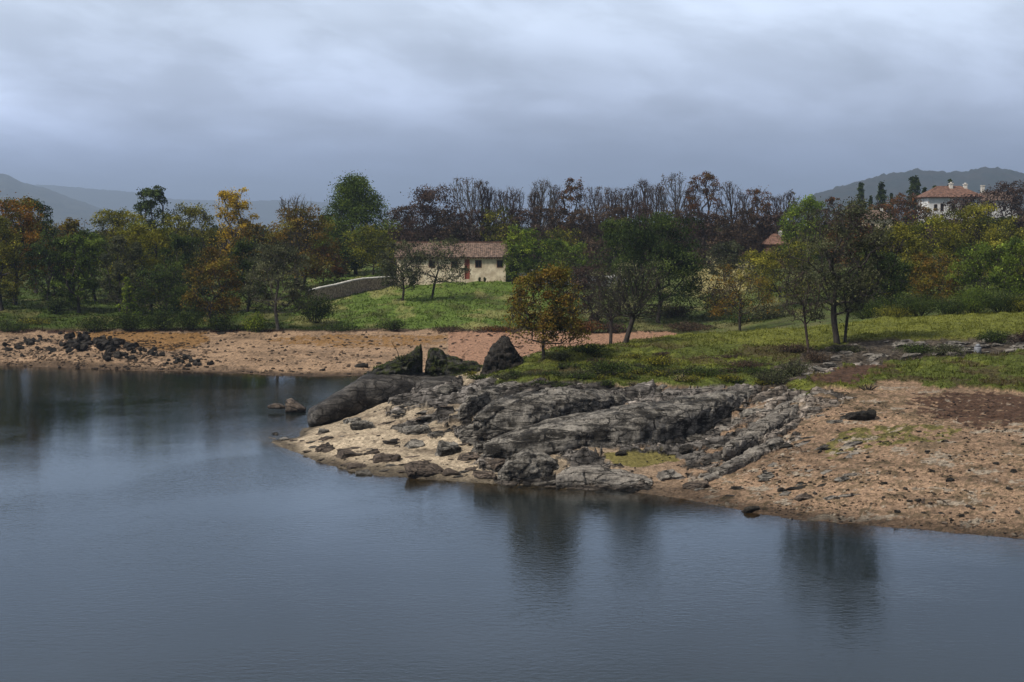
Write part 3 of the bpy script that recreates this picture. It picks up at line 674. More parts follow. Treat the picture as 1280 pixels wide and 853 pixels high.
for k in range(75):
    a = R.uniform(352, 600); lo = np.interp(a, [350, 400, 470, 600], [545, 540, 520, 500]); hi = np.interp(a, [350, 390, 440, 500, 600], [552, 572, 586, 594, 602]); b = R.uniform(lo, hi)
    x, D = hit(a, b); s = R.uniform(.10, .38); key = R.choice(['warm', 'warm', 'dark'])
    rock_copy(R.choice(PM[key]), x, D, gz(x, D)-.05*s, (s*1.9, s, s*.55), R.uniform(.0, .7), 0, {'warm': 'low brown stone half buried in the pale sand spit', 'dark': 'low grey stone half buried in the pale sand spit'}[key], 'half-buried stones on the sand spit', None)
R = random.Random(5)
# rubble on the far left shore
heap = [(40, 428, 6, 3), (50, 426, 8, 4), (62, 424, 8, 5), (98, 428, 8, 5), (105, 434, 10, 6), (118, 438, 14, 8), (132, 436, 12, 7), (140, 446, 12, 7), (152, 444, 10, 5), (168, 448, 10, 5), (185, 447, 12, 5), (200, 448, 12, 5), (215, 452, 12, 4), (232, 456, 12, 4), (245, 458, 10, 4), (128, 450, 14, 5), (100, 446, 12, 5), (20, 440, 16, 5), (60, 445, 10, 4), (30, 433, 12, 4), (90, 438, 8, 4)]
for (px, py, sx, sy) in heap:
    for k in range(7):
        a, b = R.gauss(px, sx), R.gauss(py, sy*.6)
        x, D = hit(a, min(b, 461), 120); s = R.uniform(.25, .62)*(1.45 if 90 < px < 160 else 1)
        rock_copy(R.choice(PM['black']), x, D, gz(x, D)+s*.25+(.25 if 90 < px < 150 else 0), (s, s*.9, s*1.1), R.uniform(0, 6), R.uniform(-.4, .4), 'blackish rubble stone heaped on the far left shore', 'rubble on the far left shore', None)
for k in range(90):
    a, b = R.uniform(930, 1285), R.uniform(540, 662)
    x, D = hit(a, b); s = R.uniform(.06, .2)
    if gz(x, D) < .05: continue
    rock_copy(R.choice(PM['black'] if R.random() < .7 else PM['warm']), x, D, gz(x, D)+s*.2, (s*1.4, s, s), R.uniform(0, 6), 0, 'fist to head sized dark stone strewn on the right beach', 'stones strewn on the right beach', None, name='stone')
# ledge under the trees on the right
for k in range(46):
    a = R.uniform(1005, 1290); b = 440+R.uniform(-9, 9)-(a-1100)*.02
    if a < 1050: b = 465-(a-1000)*.3+R.uniform(-8, 8)
    x, D = hit(a, b); s = R.uniform(.25, .7)
    rock_copy(R.choice(PM['pale'] if R.random() < .35 else PM['dark']), x, D, gz(x, D)+s*.12, (s*1.6, s, s*.8), R.uniform(-.4, .4), 0, 'rough stone of the low ledge below the right-hand grass bank', 'stones of the low ledge on the right', None)

# pebbles (nobody could count them)
def scatter_stones(n, samp, smin, smax, name, mat, cseed):
    rs = np.random.RandomState(cseed); V0, T0 = ICO[1]
    px, py, lo = samp(rs, n); P = []
    D = np.exp(np.linspace(math.log(58), math.log(175), 500)); keepx = []; keepy = []
    # invert pixel -> ground by a coarse lookup
    gx = np.linspace(-60, 1340, 141); tab = []
    for g_ in gx:
        x = (g_-640)/F*D; z = base_h(x, D); yy = to_px(x, D, z)[1]; vis = np.minimum.accumulate(yy)
        tab.append(vis)
    tab = np.array(tab)
    gi = np.clip(np.round((px-gx[0])/(gx[1]-gx[0])).astype(int), 0, 140)
    Dq = np.array([D[np.argmax(tab[i] <= b)] for i, b in zip(gi, py)])
    x = (px-640)/F*Dq; z = height(x, Dq); ok = (z > .0) & (Dq > 59)
    x, Dq, z = x[ok], Dq[ok], z[ok]; Z = zones(x, Dq, z); ok = (Z['grass'] < .5) & (rs.uniform(0, 1, len(x)) < .12+.9*ss(-.15, .5, fbm(x*.3, Dq*.5, 31., 4))); x, Dq, z, col = x[ok], Dq[ok], z[ok], Z['col'][ok]
    m = len(x); s = rs.uniform(smin, smax, m)*(.7+Dq/150)
    sc = s[:, None]*rs.uniform(.6, 1.3, (m, 3)); sc[:, 2] *= .6
    ang = rs.uniform(0, 6.28, m); V = V0[None]*(1+.25*rs.uniform(-1, 1, (m, len(V0), 1)))*sc[:, None]
    ca, sa = np.cos(ang)[:, None], np.sin(ang)[:, None]
    V = np.stack([V[..., 0]*ca-V[..., 1]*sa, V[..., 0]*sa+V[..., 1]*ca, V[..., 2]], -1)+np.stack([x, Dq, z+s*.1], -1)[:, None]
    T = (T0[None]+(np.arange(m)*len(V0))[:, None, None]).reshape(-1, 3)
    tone = rs.choice([.18, .3, .5, .8, 1.15, 1.4], m, p=[.25, .25, .2, .1, .1, .1])
    c = np.repeat(col*tone[:, None]*.9+.01, len(V0), 0)
    tag(link(name, mesh_np(name, V.reshape(-1, 3), tris=T, col=c, smooth=False), mat), 'pebbles and small stones scattered over the sand', 'pebbles', kind='stuff')
def samp_all(rs, n):
    k = n//2
    px = np.r_[rs.uniform(330, 1290, k), rs.uniform(880, 1290, n-k)]; py = np.r_[rs.uniform(490, 672, k), rs.uniform(500, 672, n-k)]
    return px, py, None
scatter_stones(9000, samp_all, .02, .085, 'pebbles', M_GROUND, 3)
scatter_stones(7000, lambda rs, n: (np.r_[rs.uniform(-60, 700, n//2), rs.uniform(0, 260, n-n//2)], np.r_[rs.uniform(416, 470, n//2), rs.uniform(425, 464, n-n//2)], None), .04, .15, 'pebbles', M_GROUND, 4)

# ------------------------------------------------------------------ vegetation
def tubes(P0, P1, R0, R1, k):
    d = P1-P0; L = np.linalg.norm(d, axis=1)[:, None]+1e-6; d = d/L
    a = np.where(np.abs(d[:, 2:3]) > .9, np.array([[1., 0, 0]]), np.array([[0, 0, 1.]]))
    u = np.cross(d, a); u /= np.linalg.norm(u, axis=1)[:, None]; v = np.cross(d, u)
    th = np.arange(k)/k*2*pi
    ring = np.cos(th)[None, :, None]*u[:, None]+np.sin(th)[None, :, None]*v[:, None]
    A = P0[:, None]+ring*R0[:, None, None]; B = P1[:, None]+ring*R1[:, None, None]
    n = len(P0); V = np.concatenate([A, B], 1).reshape(-1, 3)
    i = np.arange(k); j = (i+1) % k
    Q = np.stack([i, j, j+k, i+k], -1)[None]+(np.arange(n)*2*k)[:, None, None]
    return V, Q.reshape(-1, 4)
def leaves(P, size, rs, cols, up=.35, aspect=.62):
    n = len(P); N = rs.normal(size=(n, 3)); N[:, 2] += up*1.5; N /= np.linalg.norm(N, axis=1)[:, None]
    a = rs.normal(size=(n, 3)); u = np.cross(N, a); u /= np.linalg.norm(u, axis=1)[:, None]; v = np.cross(N, u)
    s = (size*rs.uniform(.6, 1.4, n))[:, None]/2
    V = np.stack([P-u*s, P-v*s*aspect, P+u*s, P+v*s*aspect], 1).reshape(-1, 3)
    return V, np.arange(n*4).reshape(-1, 4), np.repeat(cols, 4, 0)
PAL = {   # (main, second, accent) leaf colours
 'green': ((.088, .128, .024), (.145, .190, .032), (.048, .072, .019)),
 'bright': ((.120, .175, .026), (.185, .225, .030), (.060, .092, .018)),
 'dark': ((.044, .066, .020), (.082, .110, .030), (.022, .034, .013)),
 'olive': ((.135, .138, .026), (.235, .215, .032), (.052, .060, .018)),
 'yellowgreen': ((.165, .172, .026), (.245, .225, .030), (.078, .090, .020)),
 'gold': ((.52, .34, .030), (.38, .27, .045), (.20, .150, .028)),
 'orange': ((.260, .115, .020), (.190, .165, .028), (.085, .090, .022)),
 'rust': ((.150, .062, .026), (.105, .068, .026), (.052, .040, .018)),
 'autumn': ((.175, .105, .024), (.155, .138, .028), (.055, .058, .020)),
 'straw': ((.34, .29, .15), (.44, .38, .20), (.20, .17, .08)),
 'brown': ((.080, .056, .040), (.110, .078, .052), (.045, .036, .027)),
 'purple': ((.062, .043, .036), (.088, .060, .047), (.038, .028, .024)),
 'greygreen': ((.072, .080, .042), (.120, .125, .066), (.038, .044, .024)),
}
def grow(w_, h_, ch, seed, n=200, lobes=11, shape='round', bias=.35, lean=(0, 0), trunk_r=None, uni=False):
    """skeleton: shortest-path tree through points spread in the lobes of the crown"""
    rs = np.random.RandomState(seed); cz = (h_+ch)/2; rz = (h_-ch)/2; rx = w_/2
    def wdt(t):
        return {'round': np.sqrt(np.clip(1-(2*t-1)**2*.8, .15, 1)), 'cone': 1.08-.95*t, 'vase': .45+.62*np.sqrt(np.clip(t, 0, 1))-.35*np.clip(t-.7, 0, 1), 'column': .55+.45*np.sqrt(np.clip(1-(2*t-1)**2, 0, 1)), 'wide': np.sqrt(np.clip(1-(1.25*t-.35)**2*.9, .1, 1))}[shape]
    lobes = int(lobes*1.5); L = []
    for i in range(lobes):
        t = (i+rs.uniform(.1, .9))/lobes; az = i*2.4+rs.uniform(-.5, .5); wd = float(wdt(t)); rr_ = rs.uniform(.45, .80)*wd
        L.append((math.cos(az)*rr_*rx, math.sin(az)*rr_*rx, ch+(h_-ch)*(.04+.88*t), rs.uniform(.26, .44)*rx*(wd*.5+.5)))
    L.append((rs.uniform(-.15, .15)*rx, 0, h_-rx*.22, rx*.25)); L = np.array(L)
    idx = rs.randint(0, len(L), n); g = rs.normal(size=(n, 3)); g /= np.linalg.norm(g, axis=1)[:, None]
    P = L[idx, :3]+g*(L[idx, 3]*rs.uniform(.15, 1, n)**.5)[:, None]*np.array([1, 1, .85])
    nu = int(n*(.75 if uni else .35)); t = rs.uniform(0, 1, nu)**.8; az = rs.uniform(0, 6.28, nu); rr_ = np.sqrt(rs.uniform(0, 1, nu))*wdt(t)*.97
    P[:nu] = np.stack([np.cos(az)*rr_*rx, np.sin(az)*rr_*rx, ch+(h_-ch)*t], -1)
    P[:, 2] = np.clip(P[:, 2], ch*.8, h_)
    P[:, 0] += lean[0]*(P[:, 2]/h_)*1.0; P[:, 1] += lean[1]*(P[:, 2]/h_)
    nodes = [np.array([0, 0, -.3])]; par = [-1]; pl = [0.]
    nt = 7; top = ch*1.05+(h_-ch)*(.62 if uni else .3); bend = rs.normal(size=2)*.04*h_
    for i in range(1, nt+1):
        t = i/nt; nodes.append(np.array([lean[0]*t*.6+bend[0]*math.sin(t*3), lean[1]*t*.6+bend[1]*math.sin(t*3), top*t])); par.append(i-1); pl.append(top*t)
    nodes = nodes+[None]*n; par += [0]*n; pl += [0.]*n
    m = nt+1; A = np.array(nodes[:m]); PLn = np.array(pl[:m]); best = np.full(n, 1e9); bi = np.zeros(n, int)
    for j in range(3, m):
        dd = np.linalg.norm(P-A[j], axis=1)+bias*PLn[j]; k = dd < best; best[k] = dd[k]; bi[k] = j
    done = np.zeros(n, bool); N = list(A); PR = list(par[:m]); PLl = list(PLn)
    for it in range(n):
        b = np.where(done, 1e9, best); k = int(np.argmin(b)); done[k] = True
        q = bi[k]; N.append(P[k]); PR.append(q); PLl.append(PLl[q]+np.linalg.norm(P[k]-N[q])); me_ = len(N)-1
        dd = np.linalg.norm(P-P[k], axis=1)+bias*PLl[me_]; u = dd < best; best[u] = dd[u]; bi[u] = me_
    N = np.array(N); PR = np.array(PR); cntv = np.zeros(len(N)); kids = np.zeros(len(N), int)
    for i in range(len(N)-1, 0, -1):
        if kids[i] == 0: cntv[i] = 1
        cntv[PR[i]] += cntv[i]; kids[PR[i]] += 1
    tr = trunk_r or h_*.022
    rad = np.maximum(tr*(cntv/cntv[0])**.48, .022)
    rad[0] = tr*1.5
    lob = np.r_[np.full(m, -1), np.zeros(n, int)]
    return N, PR, rad, kids, L, rs
def tree(px, ytop, wpx, D=None, base=None, pal='green', label='', dens=1.0, bare=False, shape='round', crown0=.28, seed=None, lean=(0, 0), mat=None, name='tree', group=None, lobes=11, lsize=None, nn=None, depthr=.85, mix=(.5, .3, .2), tr=None, cat='tree', twig=1.0, droop=0):
    seed = seed if seed is not None else abs(int(px*7+ytop))
    if base is not None: x, D = hit(px, base)
    else: x = (px-640)/F*D
    z = gz(x, D); h_ = at(px, ytop, D)[2]-z; w_ = wpx*D/F*(1.12 if not bare else 1.0)
    if not bare and base is None: crown0 = crown0*.6
    n = nn or (210 if bare else 260)
    N, PR, rad, kids, L, rs = grow(w_, h_, h_*crown0, seed, n, lobes, shape, .38 if not bare else .85, lean, tr, bare)
    N[:, 1] *= depthr
    e = np.arange(1, len(N)); P0, P1 = N[PR[e]], N[e]; R0, R1 = np.minimum(rad[PR[e]], rad[e]*1.25), rad[e]
    root = empty(name, (x, D, z), label, cat, group)
    V, Q = tubes(P0, P1, R0, R1, 6 if not bare else 5)
    term = np.where(kids == 0)[0]; Vs = [V]; Qs = [Q]; off = len(V)
    if bare or twig > 0:                                                # fine twigs
        k = int((4 if bare else 2)*twig) or 1; src = np.repeat(e[rad[e] < .06*max(1, h_/12)], k)
        if len(src):
            dirp = N[src]-N[PR[src]]; dirp /= np.linalg.norm(dirp, axis=1)[:, None]+1e-6
            dv = dirp*.8+rs.normal(size=(len(src), 3))*.55+np.array([0, 0, .35 if bare else 0.1]); dv /= np.linalg.norm(dv, axis=1)[:, None]
            ln = rs.uniform(.35, 1.0, len(src))*(h_/13 if bare else w_/14); t0 = rs.uniform(0, 1, len(src))[:, None]
            A = N[src]*t0+N[PR[src]]*(1-t0); B = A+dv*ln[:, None]
            v, q = tubes(A, B, np.full(len(src), .018), np.full(len(src), .008), 3); Vs.append(v); Qs.append(q+off); off += len(v)
    mt = mat or (M_BARKG if bare else M_BARK)
    link('trunk', mesh_np('trunk', np.vstack(Vs), np.vstack(Qs)), mt, root)
    if dens > 0:
        area = w_*h_*(1-crown0)*.8; ls = lsize or max(.16, D*.00125)
        nl = int(min(34000, area*dens*5.6/(ls*ls*.5)))
        srcs = np.where((rad < .09) & (np.arange(len(N)) > 7))[0]
        if len(srcs) == 0: srcs = np.arange(8, len(N))
        # boughs: flattened clumps of leaves round the twig ends, gaps between them
        nc = int(np.clip(area*.9, 45, 170)*(.7 if dens < .5 else 1)); out_ = N[srcs]; o_ = np.zeros(len(out_))
        cn = rs.choice(len(srcs), nc, p=(lambda q: q/q.sum())(np.where(kids[srcs] == 0, 1.0, .45)))
        Rc = w_*rs.uniform(.06, .135, nc)*(1 if h_ > w_*.7 else .85); tone = np.exp(rs.normal(size=nc)*.24)
        CC = N[srcs[cn]]+np.array([0, 0, .1])
        pk = rs.choice(nc, nl, p=Rc**2/np.sum(Rc**2)); g = rs.normal(size=(nl, 3)); g /= np.linalg.norm(g, axis=1)[:, None]; g[:, 2] = np.where(g[:, 2] < -.35, -g[:, 2]*.6, g[:, 2])
        G = g*(Rc[pk]*rs.uniform(.25, 1.12, nl)**.5)[:, None]*np.array([1, 1, .88]); P = CC[pk]+G
        st = rs.uniform(0, 1, nl) < .38; s2 = rs.choice(srcs, st.sum()); P[st] = N[s2]+rs.normal(size=(st.sum(), 3))*w_*.045
        P[:, 2] = np.where(P[:, 2] < h_*crown0*.5, h_*crown0+np.abs(G[:, 2]), P[:, 2])
        c1, c2, c3 = [np.array(c) for c in PAL[pal]]
        nz = rs.normal(size=nc)[pk]*.30+fbm(P[:, 0]*3/w_+seed, P[:, 1]*3/w_, P[:, 2]*3/w_, 2)*.7+rs.normal(size=nl)*.16
        a = ss(.0, .45, nz)[:, None]; b = ss(-.05, -.5, nz)[:, None]
        col = c1*(1-a)*(1-b)+c2*a+c3*b; col = col*(rs.uniform(.75, 1.3, nl)*tone[pk])[:, None]
        V, Q, c = leaves(P, ls, rs, np.clip(col, .006, .6))
        link('crown', mesh_np('crown', V, Q, col=c, smooth=False), M_LEAF, root)
    return root
def shrub(px, base, wpx, hpx, pal, label, D=None, dens=1.0, seed=None, depthr=.8, group=None, lsize=None, cat='shrub', spiky=False):
    seed = seed if seed is not None else abs(int(px*3+base))
    if D is None: x, D = hit(px, base)
    else: x = (px-640)/F*D
    z = gz(x, D); rs = np.random.RandomState(seed); w_ = wpx*D/F; h_ = hpx*D/F; ls = lsize or max(.10, D*.0011)
    root = empty('shrub', (x, D, z), label, cat, group)
    ns = 26; th = rs.uniform(0, 6.28, ns); rr = rs.uniform(.1, .9, ns)**.7; tips = np.stack([np.cos(th)*rr*w_/2, np.sin(th)*rr*w_/2*depthr, h_*(1-.55*rr**2)*rs.uniform(.7, 1.02, ns)], -1)
    A = tips*np.array([.15, .15, 0])+np.array([0, 0, -.1]); v, q = tubes(A, tips, np.full(ns, .035), np.full(ns, .012), 4)
    link('stem', mesh_np('stem', v, q), M_BARK, root)
    nl = int(min(9000, w_*h_*dens*4/(ls*ls*.5)))
    k = rs.randint(0, ns, nl); t = rs.uniform(.15, 1, nl)[:, None]**.6
    P = A[k]*(1-t)+tips[k]*t+rs.normal(size=(nl, 3))*np.array([w_*.11, w_*.11*depthr, h_*.09]); P[:, 2] = np.abs(P[:, 2])
    c1, c2, c3 = [np.array(c) for c in PAL[pal]]; nz = rs.normal(size=ns)[k]*.3+rs.normal(size=nl)*.3
    a = ss(.0, .5, nz)[:, None]; b = ss(0, -.5, nz)[:, None]; col = (c1*(1-a)*(1-b)+c2*a+c3*b)*rs.uniform(.6, 1.4, nl)[:, None]
    V, Q, c = leaves(P, ls, rs, col, aspect=.2 if spiky else .62)
    link('foliage', mesh_np('foliage', V, Q, col=c, smooth=False), M_LEAF, root); return root

T = tree
# left wood
T(18, 249, 82, 195, pal='orange', label='orange, yellow and green autumn tree at the far left edge', lobes=14, shape='wide', crown0=.3)
T(-40, 262, 70, 198, pal='autumn', label='brownish autumn tree cut off by the left edge', lobes=12)
T(46, 250, 48, 222, pal='dark', label='dark green tree behind the orange tree at far left', lobes=10)
T(68, 280, 40, 232, pal='greygreen', label='slim grey-green tree between the orange tree and a reddish-topped one', crown0=.25, shape='column')
T(92, 276, 44, 214, pal='autumn', label='green tree with reddish top in the left wood', shape='column', crown0=.3)
T(60, 300, 50, 245, pal='dark', label='low dark tree standing deep in the left wood', crown0=.2)
T(120, 296, 62, 203, pal='green', label='mid green tree with spreading low crown in the left wood', shape='wide', crown0=.3)
T(150, 266, 72, 216, pal='olive', label='olive tree with a flat yellowish top', lobes=14, crown0=.25)
T(195, 236, 46, 245, pal='dark', label='tall dark tree with knobbly top standing above the left wood', lobes=9, shape='column', crown0=.35, depthr=1)
T(188, 281, 84, 190, pal='yellowgreen', label='round yellow-green tree with dark inside', lobes=14, crown0=.22)
T(238, 258, 74, 228, pal='olive', label='dull olive tree left of the golden one', lobes=13, crown0=.2)
T(293, 238, 50, 236, pal='gold', label='golden yellow tree, brightest in the left wood', shape='column', crown0=.4, lobes=14, dens=1.15, mat=M_BARKG)
T(268, 318, 76, None, 411, pal='autumn', label='reddish brown tree with low branches at the top of the far beach', crown0=.12, shape='wide')
T(205, 335, 84, 180, pal='dark', label='dark olive tree hanging over the far beach', crown0=.12, shape='wide', dens=.9)
T(160, 349, 26, None, 403, pal='bright', label='small bright green cone-shaped sapling on the far bank', shape='cone', crown0=.08, dens=.8)
T(320, 283, 62, 206, pal='autumn', label='dull red and olive tree right of the golden one', crown0=.2)
T(348, 309, 76, None, 412, pal='greygreen', label='grey-green oak with several trunks beside the sunlit grass', crown0=.25, shape='wide', mat=M_BARKG)
T(378, 265, 84, 218, pal='autumn', label='green and orange tree with dead tips below bare twigs', lobes=14, crown0=.25)
T(370, 246, 44, 224, pal='brown', label='bare twiggy top rising above the green and orange tree', bare=True, dens=0, shape='vase', nn=160, crown0=.5)
T(405, 312, 60, 228, pal='rust', label='low rust brown tree behind the stone wall', crown0=.2)
T(445, 226, 112, 246, pal='green', label='big green tree with pointed lobed crown, highest on the left', lobes=20, shape='cone', crown0=.2, depthr=1, lsize=.30, dens=1.7, nn=340)
T(414, 268, 40, 262, pal='dark', label='dark shoulder tree left of the big pointed green one', lobes=9)
T(466, 284, 70, 238, pal='yellowgreen', label='yellowish green tree in front of the big pointed one', crown0=.2, lobes=12)
T(428, 300, 56, 240, pal='dark', label='dark green tree behind the middle of the stone wall', crown0=.2)
T(535, 238, 84, 266, pal='purple', label='dark purplish brown tree behind the farmhouse', lobes=14, dens=.8, crown0=.2, mat=M_BARKB)
T(497, 262, 46, 272, pal='brown', label='brown tree between the big green tree and the purplish one', dens=.6, crown0=.2, mat=M_BARKB)
T(503, 305, 56, None, 377, pal='greygreen', label='slender green tree with one dark trunk left of the farmhouse', crown0=.22, dens=.75, lobes=12)
T(540, 303, 74, None, 374, pal='greygreen', label='airy crooked tree in front of the farmhouse', crown0=.3, dens=.45, lean=(1.6, 0), lobes=12, shape='wide')
T(2, 276, 60, 189, pal='olive', label='olive tree at the very left edge in front of the orange one', crown0=.2)
T(62, 290, 52, 187, pal='dark', label='dark green tree in the gap right of the orange tree', crown0=.2)
T(98, 294, 50, 186, pal='green', label='mid green tree in front of the reddish-topped one', crown0=.2)
T(152, 300, 56, 184, pal='greygreen', label='grey-green leafy tree behind the bright green sapling', crown0=.15, shape='wide')
T(228, 296, 60, 186, pal='dark', label='dark green tree left behind the reddish brown one', crown0=.12, shape='wide')
T(308, 300, 56, 188, pal='dark', label='dark tree between the reddish brown one and the grey-green oak', crown0=.12, shape='wide')
T(-90, 280, 70, 190, pal='green', label='green tree just outside the left edge', crown0=.2)
# row of bare trees
bare_row = [(583, 223, 42, 'tall bare tree, first of the leafless row beside the purplish one'), (602, 227, 26, 'narrow bare tree second in the leafless row'), (612, 232, 26, 'bare tree with a dark nest-like ball third in the leafless row'), (628, 235, 30, 'bare tree fourth in the leafless row'), (643, 234, 22, 'thin bare tree in the gap of the leafless row'),
    (668, 240, 26, 'short bare tree left of the twin bare trees'), (678, 227, 36, 'tall twin-topped bare tree above the green round one'), (694, 231, 20, 'narrow bare tree against the brown-leaved one'), (742, 234, 30, 'bare tree right of the first brown-leaved tree'), (760, 238, 26, 'bare grey tree in the middle of the leafless row'), (776, 236, 28, 'bare tree left of the straight-stemmed one'), (790, 233, 22, 'bare tree behind the dark oak, low topped'), (804, 226, 26, 'straight-stemmed bare tree above the dark oak'), (820, 234, 26, 'bare tree squeezed before the widest bare crown'), (842, 217, 46, 'widest bare crown, blue-grey against the cloud'), (862, 236, 26, 'bare tree between the wide bare crown and the rusty one'), (912, 229, 32, 'bare tree just right of the rusty tall one'), (930, 240, 24, 'small bare tree left of the second rusty one'), (968, 243, 28, 'bare tree near the right end of the leafless row'), (986, 241, 26, 'last bare tree of the leafless row before the bright green one')]
for px, yt, ww, lab in bare_row:
    rb = random.Random(px); T(px, yt+rb.uniform(-2, 4), ww*rb.uniform(1.0, 1.35), 285+rb.uniform(-18, 22), bare=True, dens=.10 if px % 3 else .05, pal='brown', label=lab, shape='vase' if px % 2 else 'round', crown0=.42, group='leafless trees behind the farmhouse', lobes=9, lsize=.26, depthr=1, mat=M_BARKG if px in (842, 583, 678) else M_BARKB)
for px, yt, ww, D, lab in ((714, 225, 36, 282, 'tall tree with brown leaves at the top of its bare stem'), (880, 218, 44, 276, 'tall rusty brown tree, tallest right of the oak'), (946, 235, 36, 280, 'rusty topped tree near the right end of the leafless row')):
    T(px, yt, ww, D, pal='rust', dens=.5, label=lab, crown0=.4, lobes=10, nn=320, lsize=.28, mat=M_BARKB, shape='column')
# lower brown wood
under = [(500, 290, 50, 'purple', 'low brown thicket tree left end behind the farmhouse roof'), (560, 266, 60, 'brown', 'brown tree right against the purplish one'), (590, 268, 55, 'purple', 'dark red-brown tree behind the farmhouse roof ridge'), (622, 264, 56, 'olive', 'olive brown tree behind the right half of the farmhouse'), (655, 262, 50, 'purple', 'red-brown tree behind the round green one'), (690, 262, 55, 'brown', 'brown low tree under the twin bare trees'), (730, 262, 60, 'brown', 'brown low tree under the brown-leaved tall one'), (765, 262, 56, 'brown', 'brown low tree left behind the dark oak'), (800, 258, 56, 'purple', 'purplish low tree behind the dark oak'), (838, 262, 55, 'brown', 'brown low tree under the widest bare crown'), (870, 268, 55, 'purple', 'purplish low tree under the rusty tall one'), (900, 268, 55, 'brown', 'brown low tree behind the pale field'), (935, 262, 55, 'brown', 'brown low tree right behind the pale field'), (968, 268, 55, 'purple', 'purplish low tree left of the bright green one'), (705, 290, 60, 'olive', 'olive low tree right of the round green one'), (750, 300, 60, 'brown', 'dull brown low tree left of the dark oak')]
for px, yt, ww, pl_, lab in under:
    T(px, yt, ww, 262 if yt < 285 else 245, pal=pl_, label=lab, dens=.6, crown0=.08, lobes=12, shape='wide', lsize=.34, mat=M_BARKB, group=None)
# centre
T(655, 288, 60, 222, pal='bright', label='round bright green tree at the right end of the farmhouse', lobes=12, crown0=.22)
T(640, 308, 26, 218, pal='green', label='small green tree touching the farmhouse wall', crown0=.15)
T(703, 304, 74, 222, pal='green', label='wide mid green tree right of the round bright one', crown0=.12, shape='wide')
T(736, 335, 62, 178, pal='purple', label='purplish brown bushy tree behind the orange-leaved one', crown0=.1, shape='wide', dens=.8)
T(680, 343, 98, None, 452, pal='autumn', seed=5103, label='orange and olive tree on the grassy knoll by the pointed rock', crown0=.2, lobes=16, shape='wide', dens=1.3, lsize=.16, nn=320, lean=(.1, 0))
T(822, 273, 120, 178, pal='dark', label='big round dark green oak beyond the knoll', lobes=18, crown0=.25, shape='wide', nn=300, dens=1.1)
T(773, 280, 70, 186, pal='dark', label='smaller dark green oak joined to the left of the big one', lobes=12, crown0=.2)
T(763, 338, 62, None, 434, pal='greygreen', label='thin dark leaning tree, left of the pair on the knoll edge', bare=True, dens=.22, crown0=.35, lean=(-.8, 0), shape='vase', mat=M_BARK, lsize=.15, tr=.19)
T(781, 330, 92, None, 433, pal='greygreen', label='crooked near-bare tree leaning right, right of the pair on the knoll edge', bare=True, dens=.22, crown0=.3, lean=(1.3, 0), shape='wide', mat=M_BARK, lsize=.15, tr=.2)
T(925, 338, 80, None, 415, pal='autumn', label='small thin olive-brown tree standing before the pale field', dens=.38, crown0=.28, shape='wide', lobes=12)
T(898, 358, 50, 185, pal='brown', label='sparse brown bush-like tree below the pale field', dens=.4, crown0=.15)
T(906, 305, 46, 228, pal='greygreen', label='small green tree at the right side of the pale field', crown0=.15)
T(1003, 249, 58, 240, pal='bright', label='bright green rounded tree standing out above the right wood', lobes=13, crown0=.2, depthr=1)
T(985, 306, 84, 182, pal='olive', label='olive tree in front of the bright green one', crown0=.15, shape='wide', dens=.75)
T(950, 318, 56, 205, pal='olive', label='thin olive tree between the pale field and the right wood', crown0=.15, dens=.8)
T(1011, 332, 66, None, 442, pal='greygreen', label='small reddish-stemmed leaning tree on the earth bank', dens=.3, crown0=.35, lean=(-.8, 0), mat=M_BARKB, lsize=.14, tr=.1)
T(1047, 256, 126, None, 432, pal='greygreen', label='tall dark twin-trunked tree in front of the right wood', dens=.42, crown0=.24, lobes=20, nn=420, lsize=.16, shape='round', tr=.24, twig=2.2)
T(1056, 300, 60, None, 431, pal='greygreen', label='second thinner stem leaning right beside the tall twin-trunked tree', dens=.3, crown0=.3, lean=(1.0, 0), lsize=.16, tr=.12, nn=160)
# right wood
T(1098, 318, 84, 146, pal='dark', label='dark green low tree right of the twin-trunked one', crown0=.1, shape='wide')
T(1065, 272, 60, 215, pal='rust', label='rust and olive tree behind the twin-trunked one', dens=.8, crown0=.2)
T(1118, 288, 88, 168, pal='olive', label='olive tree with yellow flecks in the right wood', lobes=14, crown0=.15, shape='wide')
T(1158, 276, 78, 186, pal='yellowgreen', label='yellow-green tree below the white villa', lobes=14, crown0=.15)
T(1172, 320, 70, 156, pal='autumn', label='olive and orange tree in the middle of the right wood', crown0=.12, shape='wide')
T(1212, 262, 84, 190, pal='olive', label='large olive tree just right below the white villa', lobes=15, crown0=.15)
T(1230, 310, 84, 152, pal='green', label='green tree with deep shadow at the right', crown0=.12, shape='wide', lobes=13)
T(1258, 284, 76, 172, pal='olive', label='olive green tree near the right edge', crown0=.15)
T(1292, 300, 80, 135, pal='green', label='dark trunked tree cut off by the right edge', crown0=.25, tr=.25)
T(1350, 290, 90, 150, pal='green', label='green tree beyond the right edge', crown0=.2)
T(1252, 232, 62, 300, pal='purple', label='purplish brown tree right of the white villa', dens=.6, crown0=.15, lsize=.36, mat=M_BARKB)
T(1280, 228, 50, 310, pal='brown', label='brown tree at the right edge above the wood', dens=.6, crown0=.15, lsize=.36, mat=M_BARKB)
T(1208, 246, 56, 285, pal='purple', label='dark reddish tree hiding the middle of the villa', dens=.7, crown0=.15, lsize=.34, mat=M_BARKB)
T(1130, 246, 54, 330, pal='rust', label='rusty red tree left of the white villa', dens=.8, crown0=.12, lsize=.38)
T(1100, 258, 46, 338, pal='rust', label='low rusty tree under the dark conifers', dens=.8, crown0=.1, lsize=.38)
T(1062, 254, 40, 322, pal='brown', label='reddish brown tree left of the conifers', dens=.8, crown0=.12, lsize=.38)
T(1038, 247, 26, 300, pal='rust', label='small orange-brown tree beside the bright green one', dens=.7, crown0=.12, lsize=.36, shape='column')
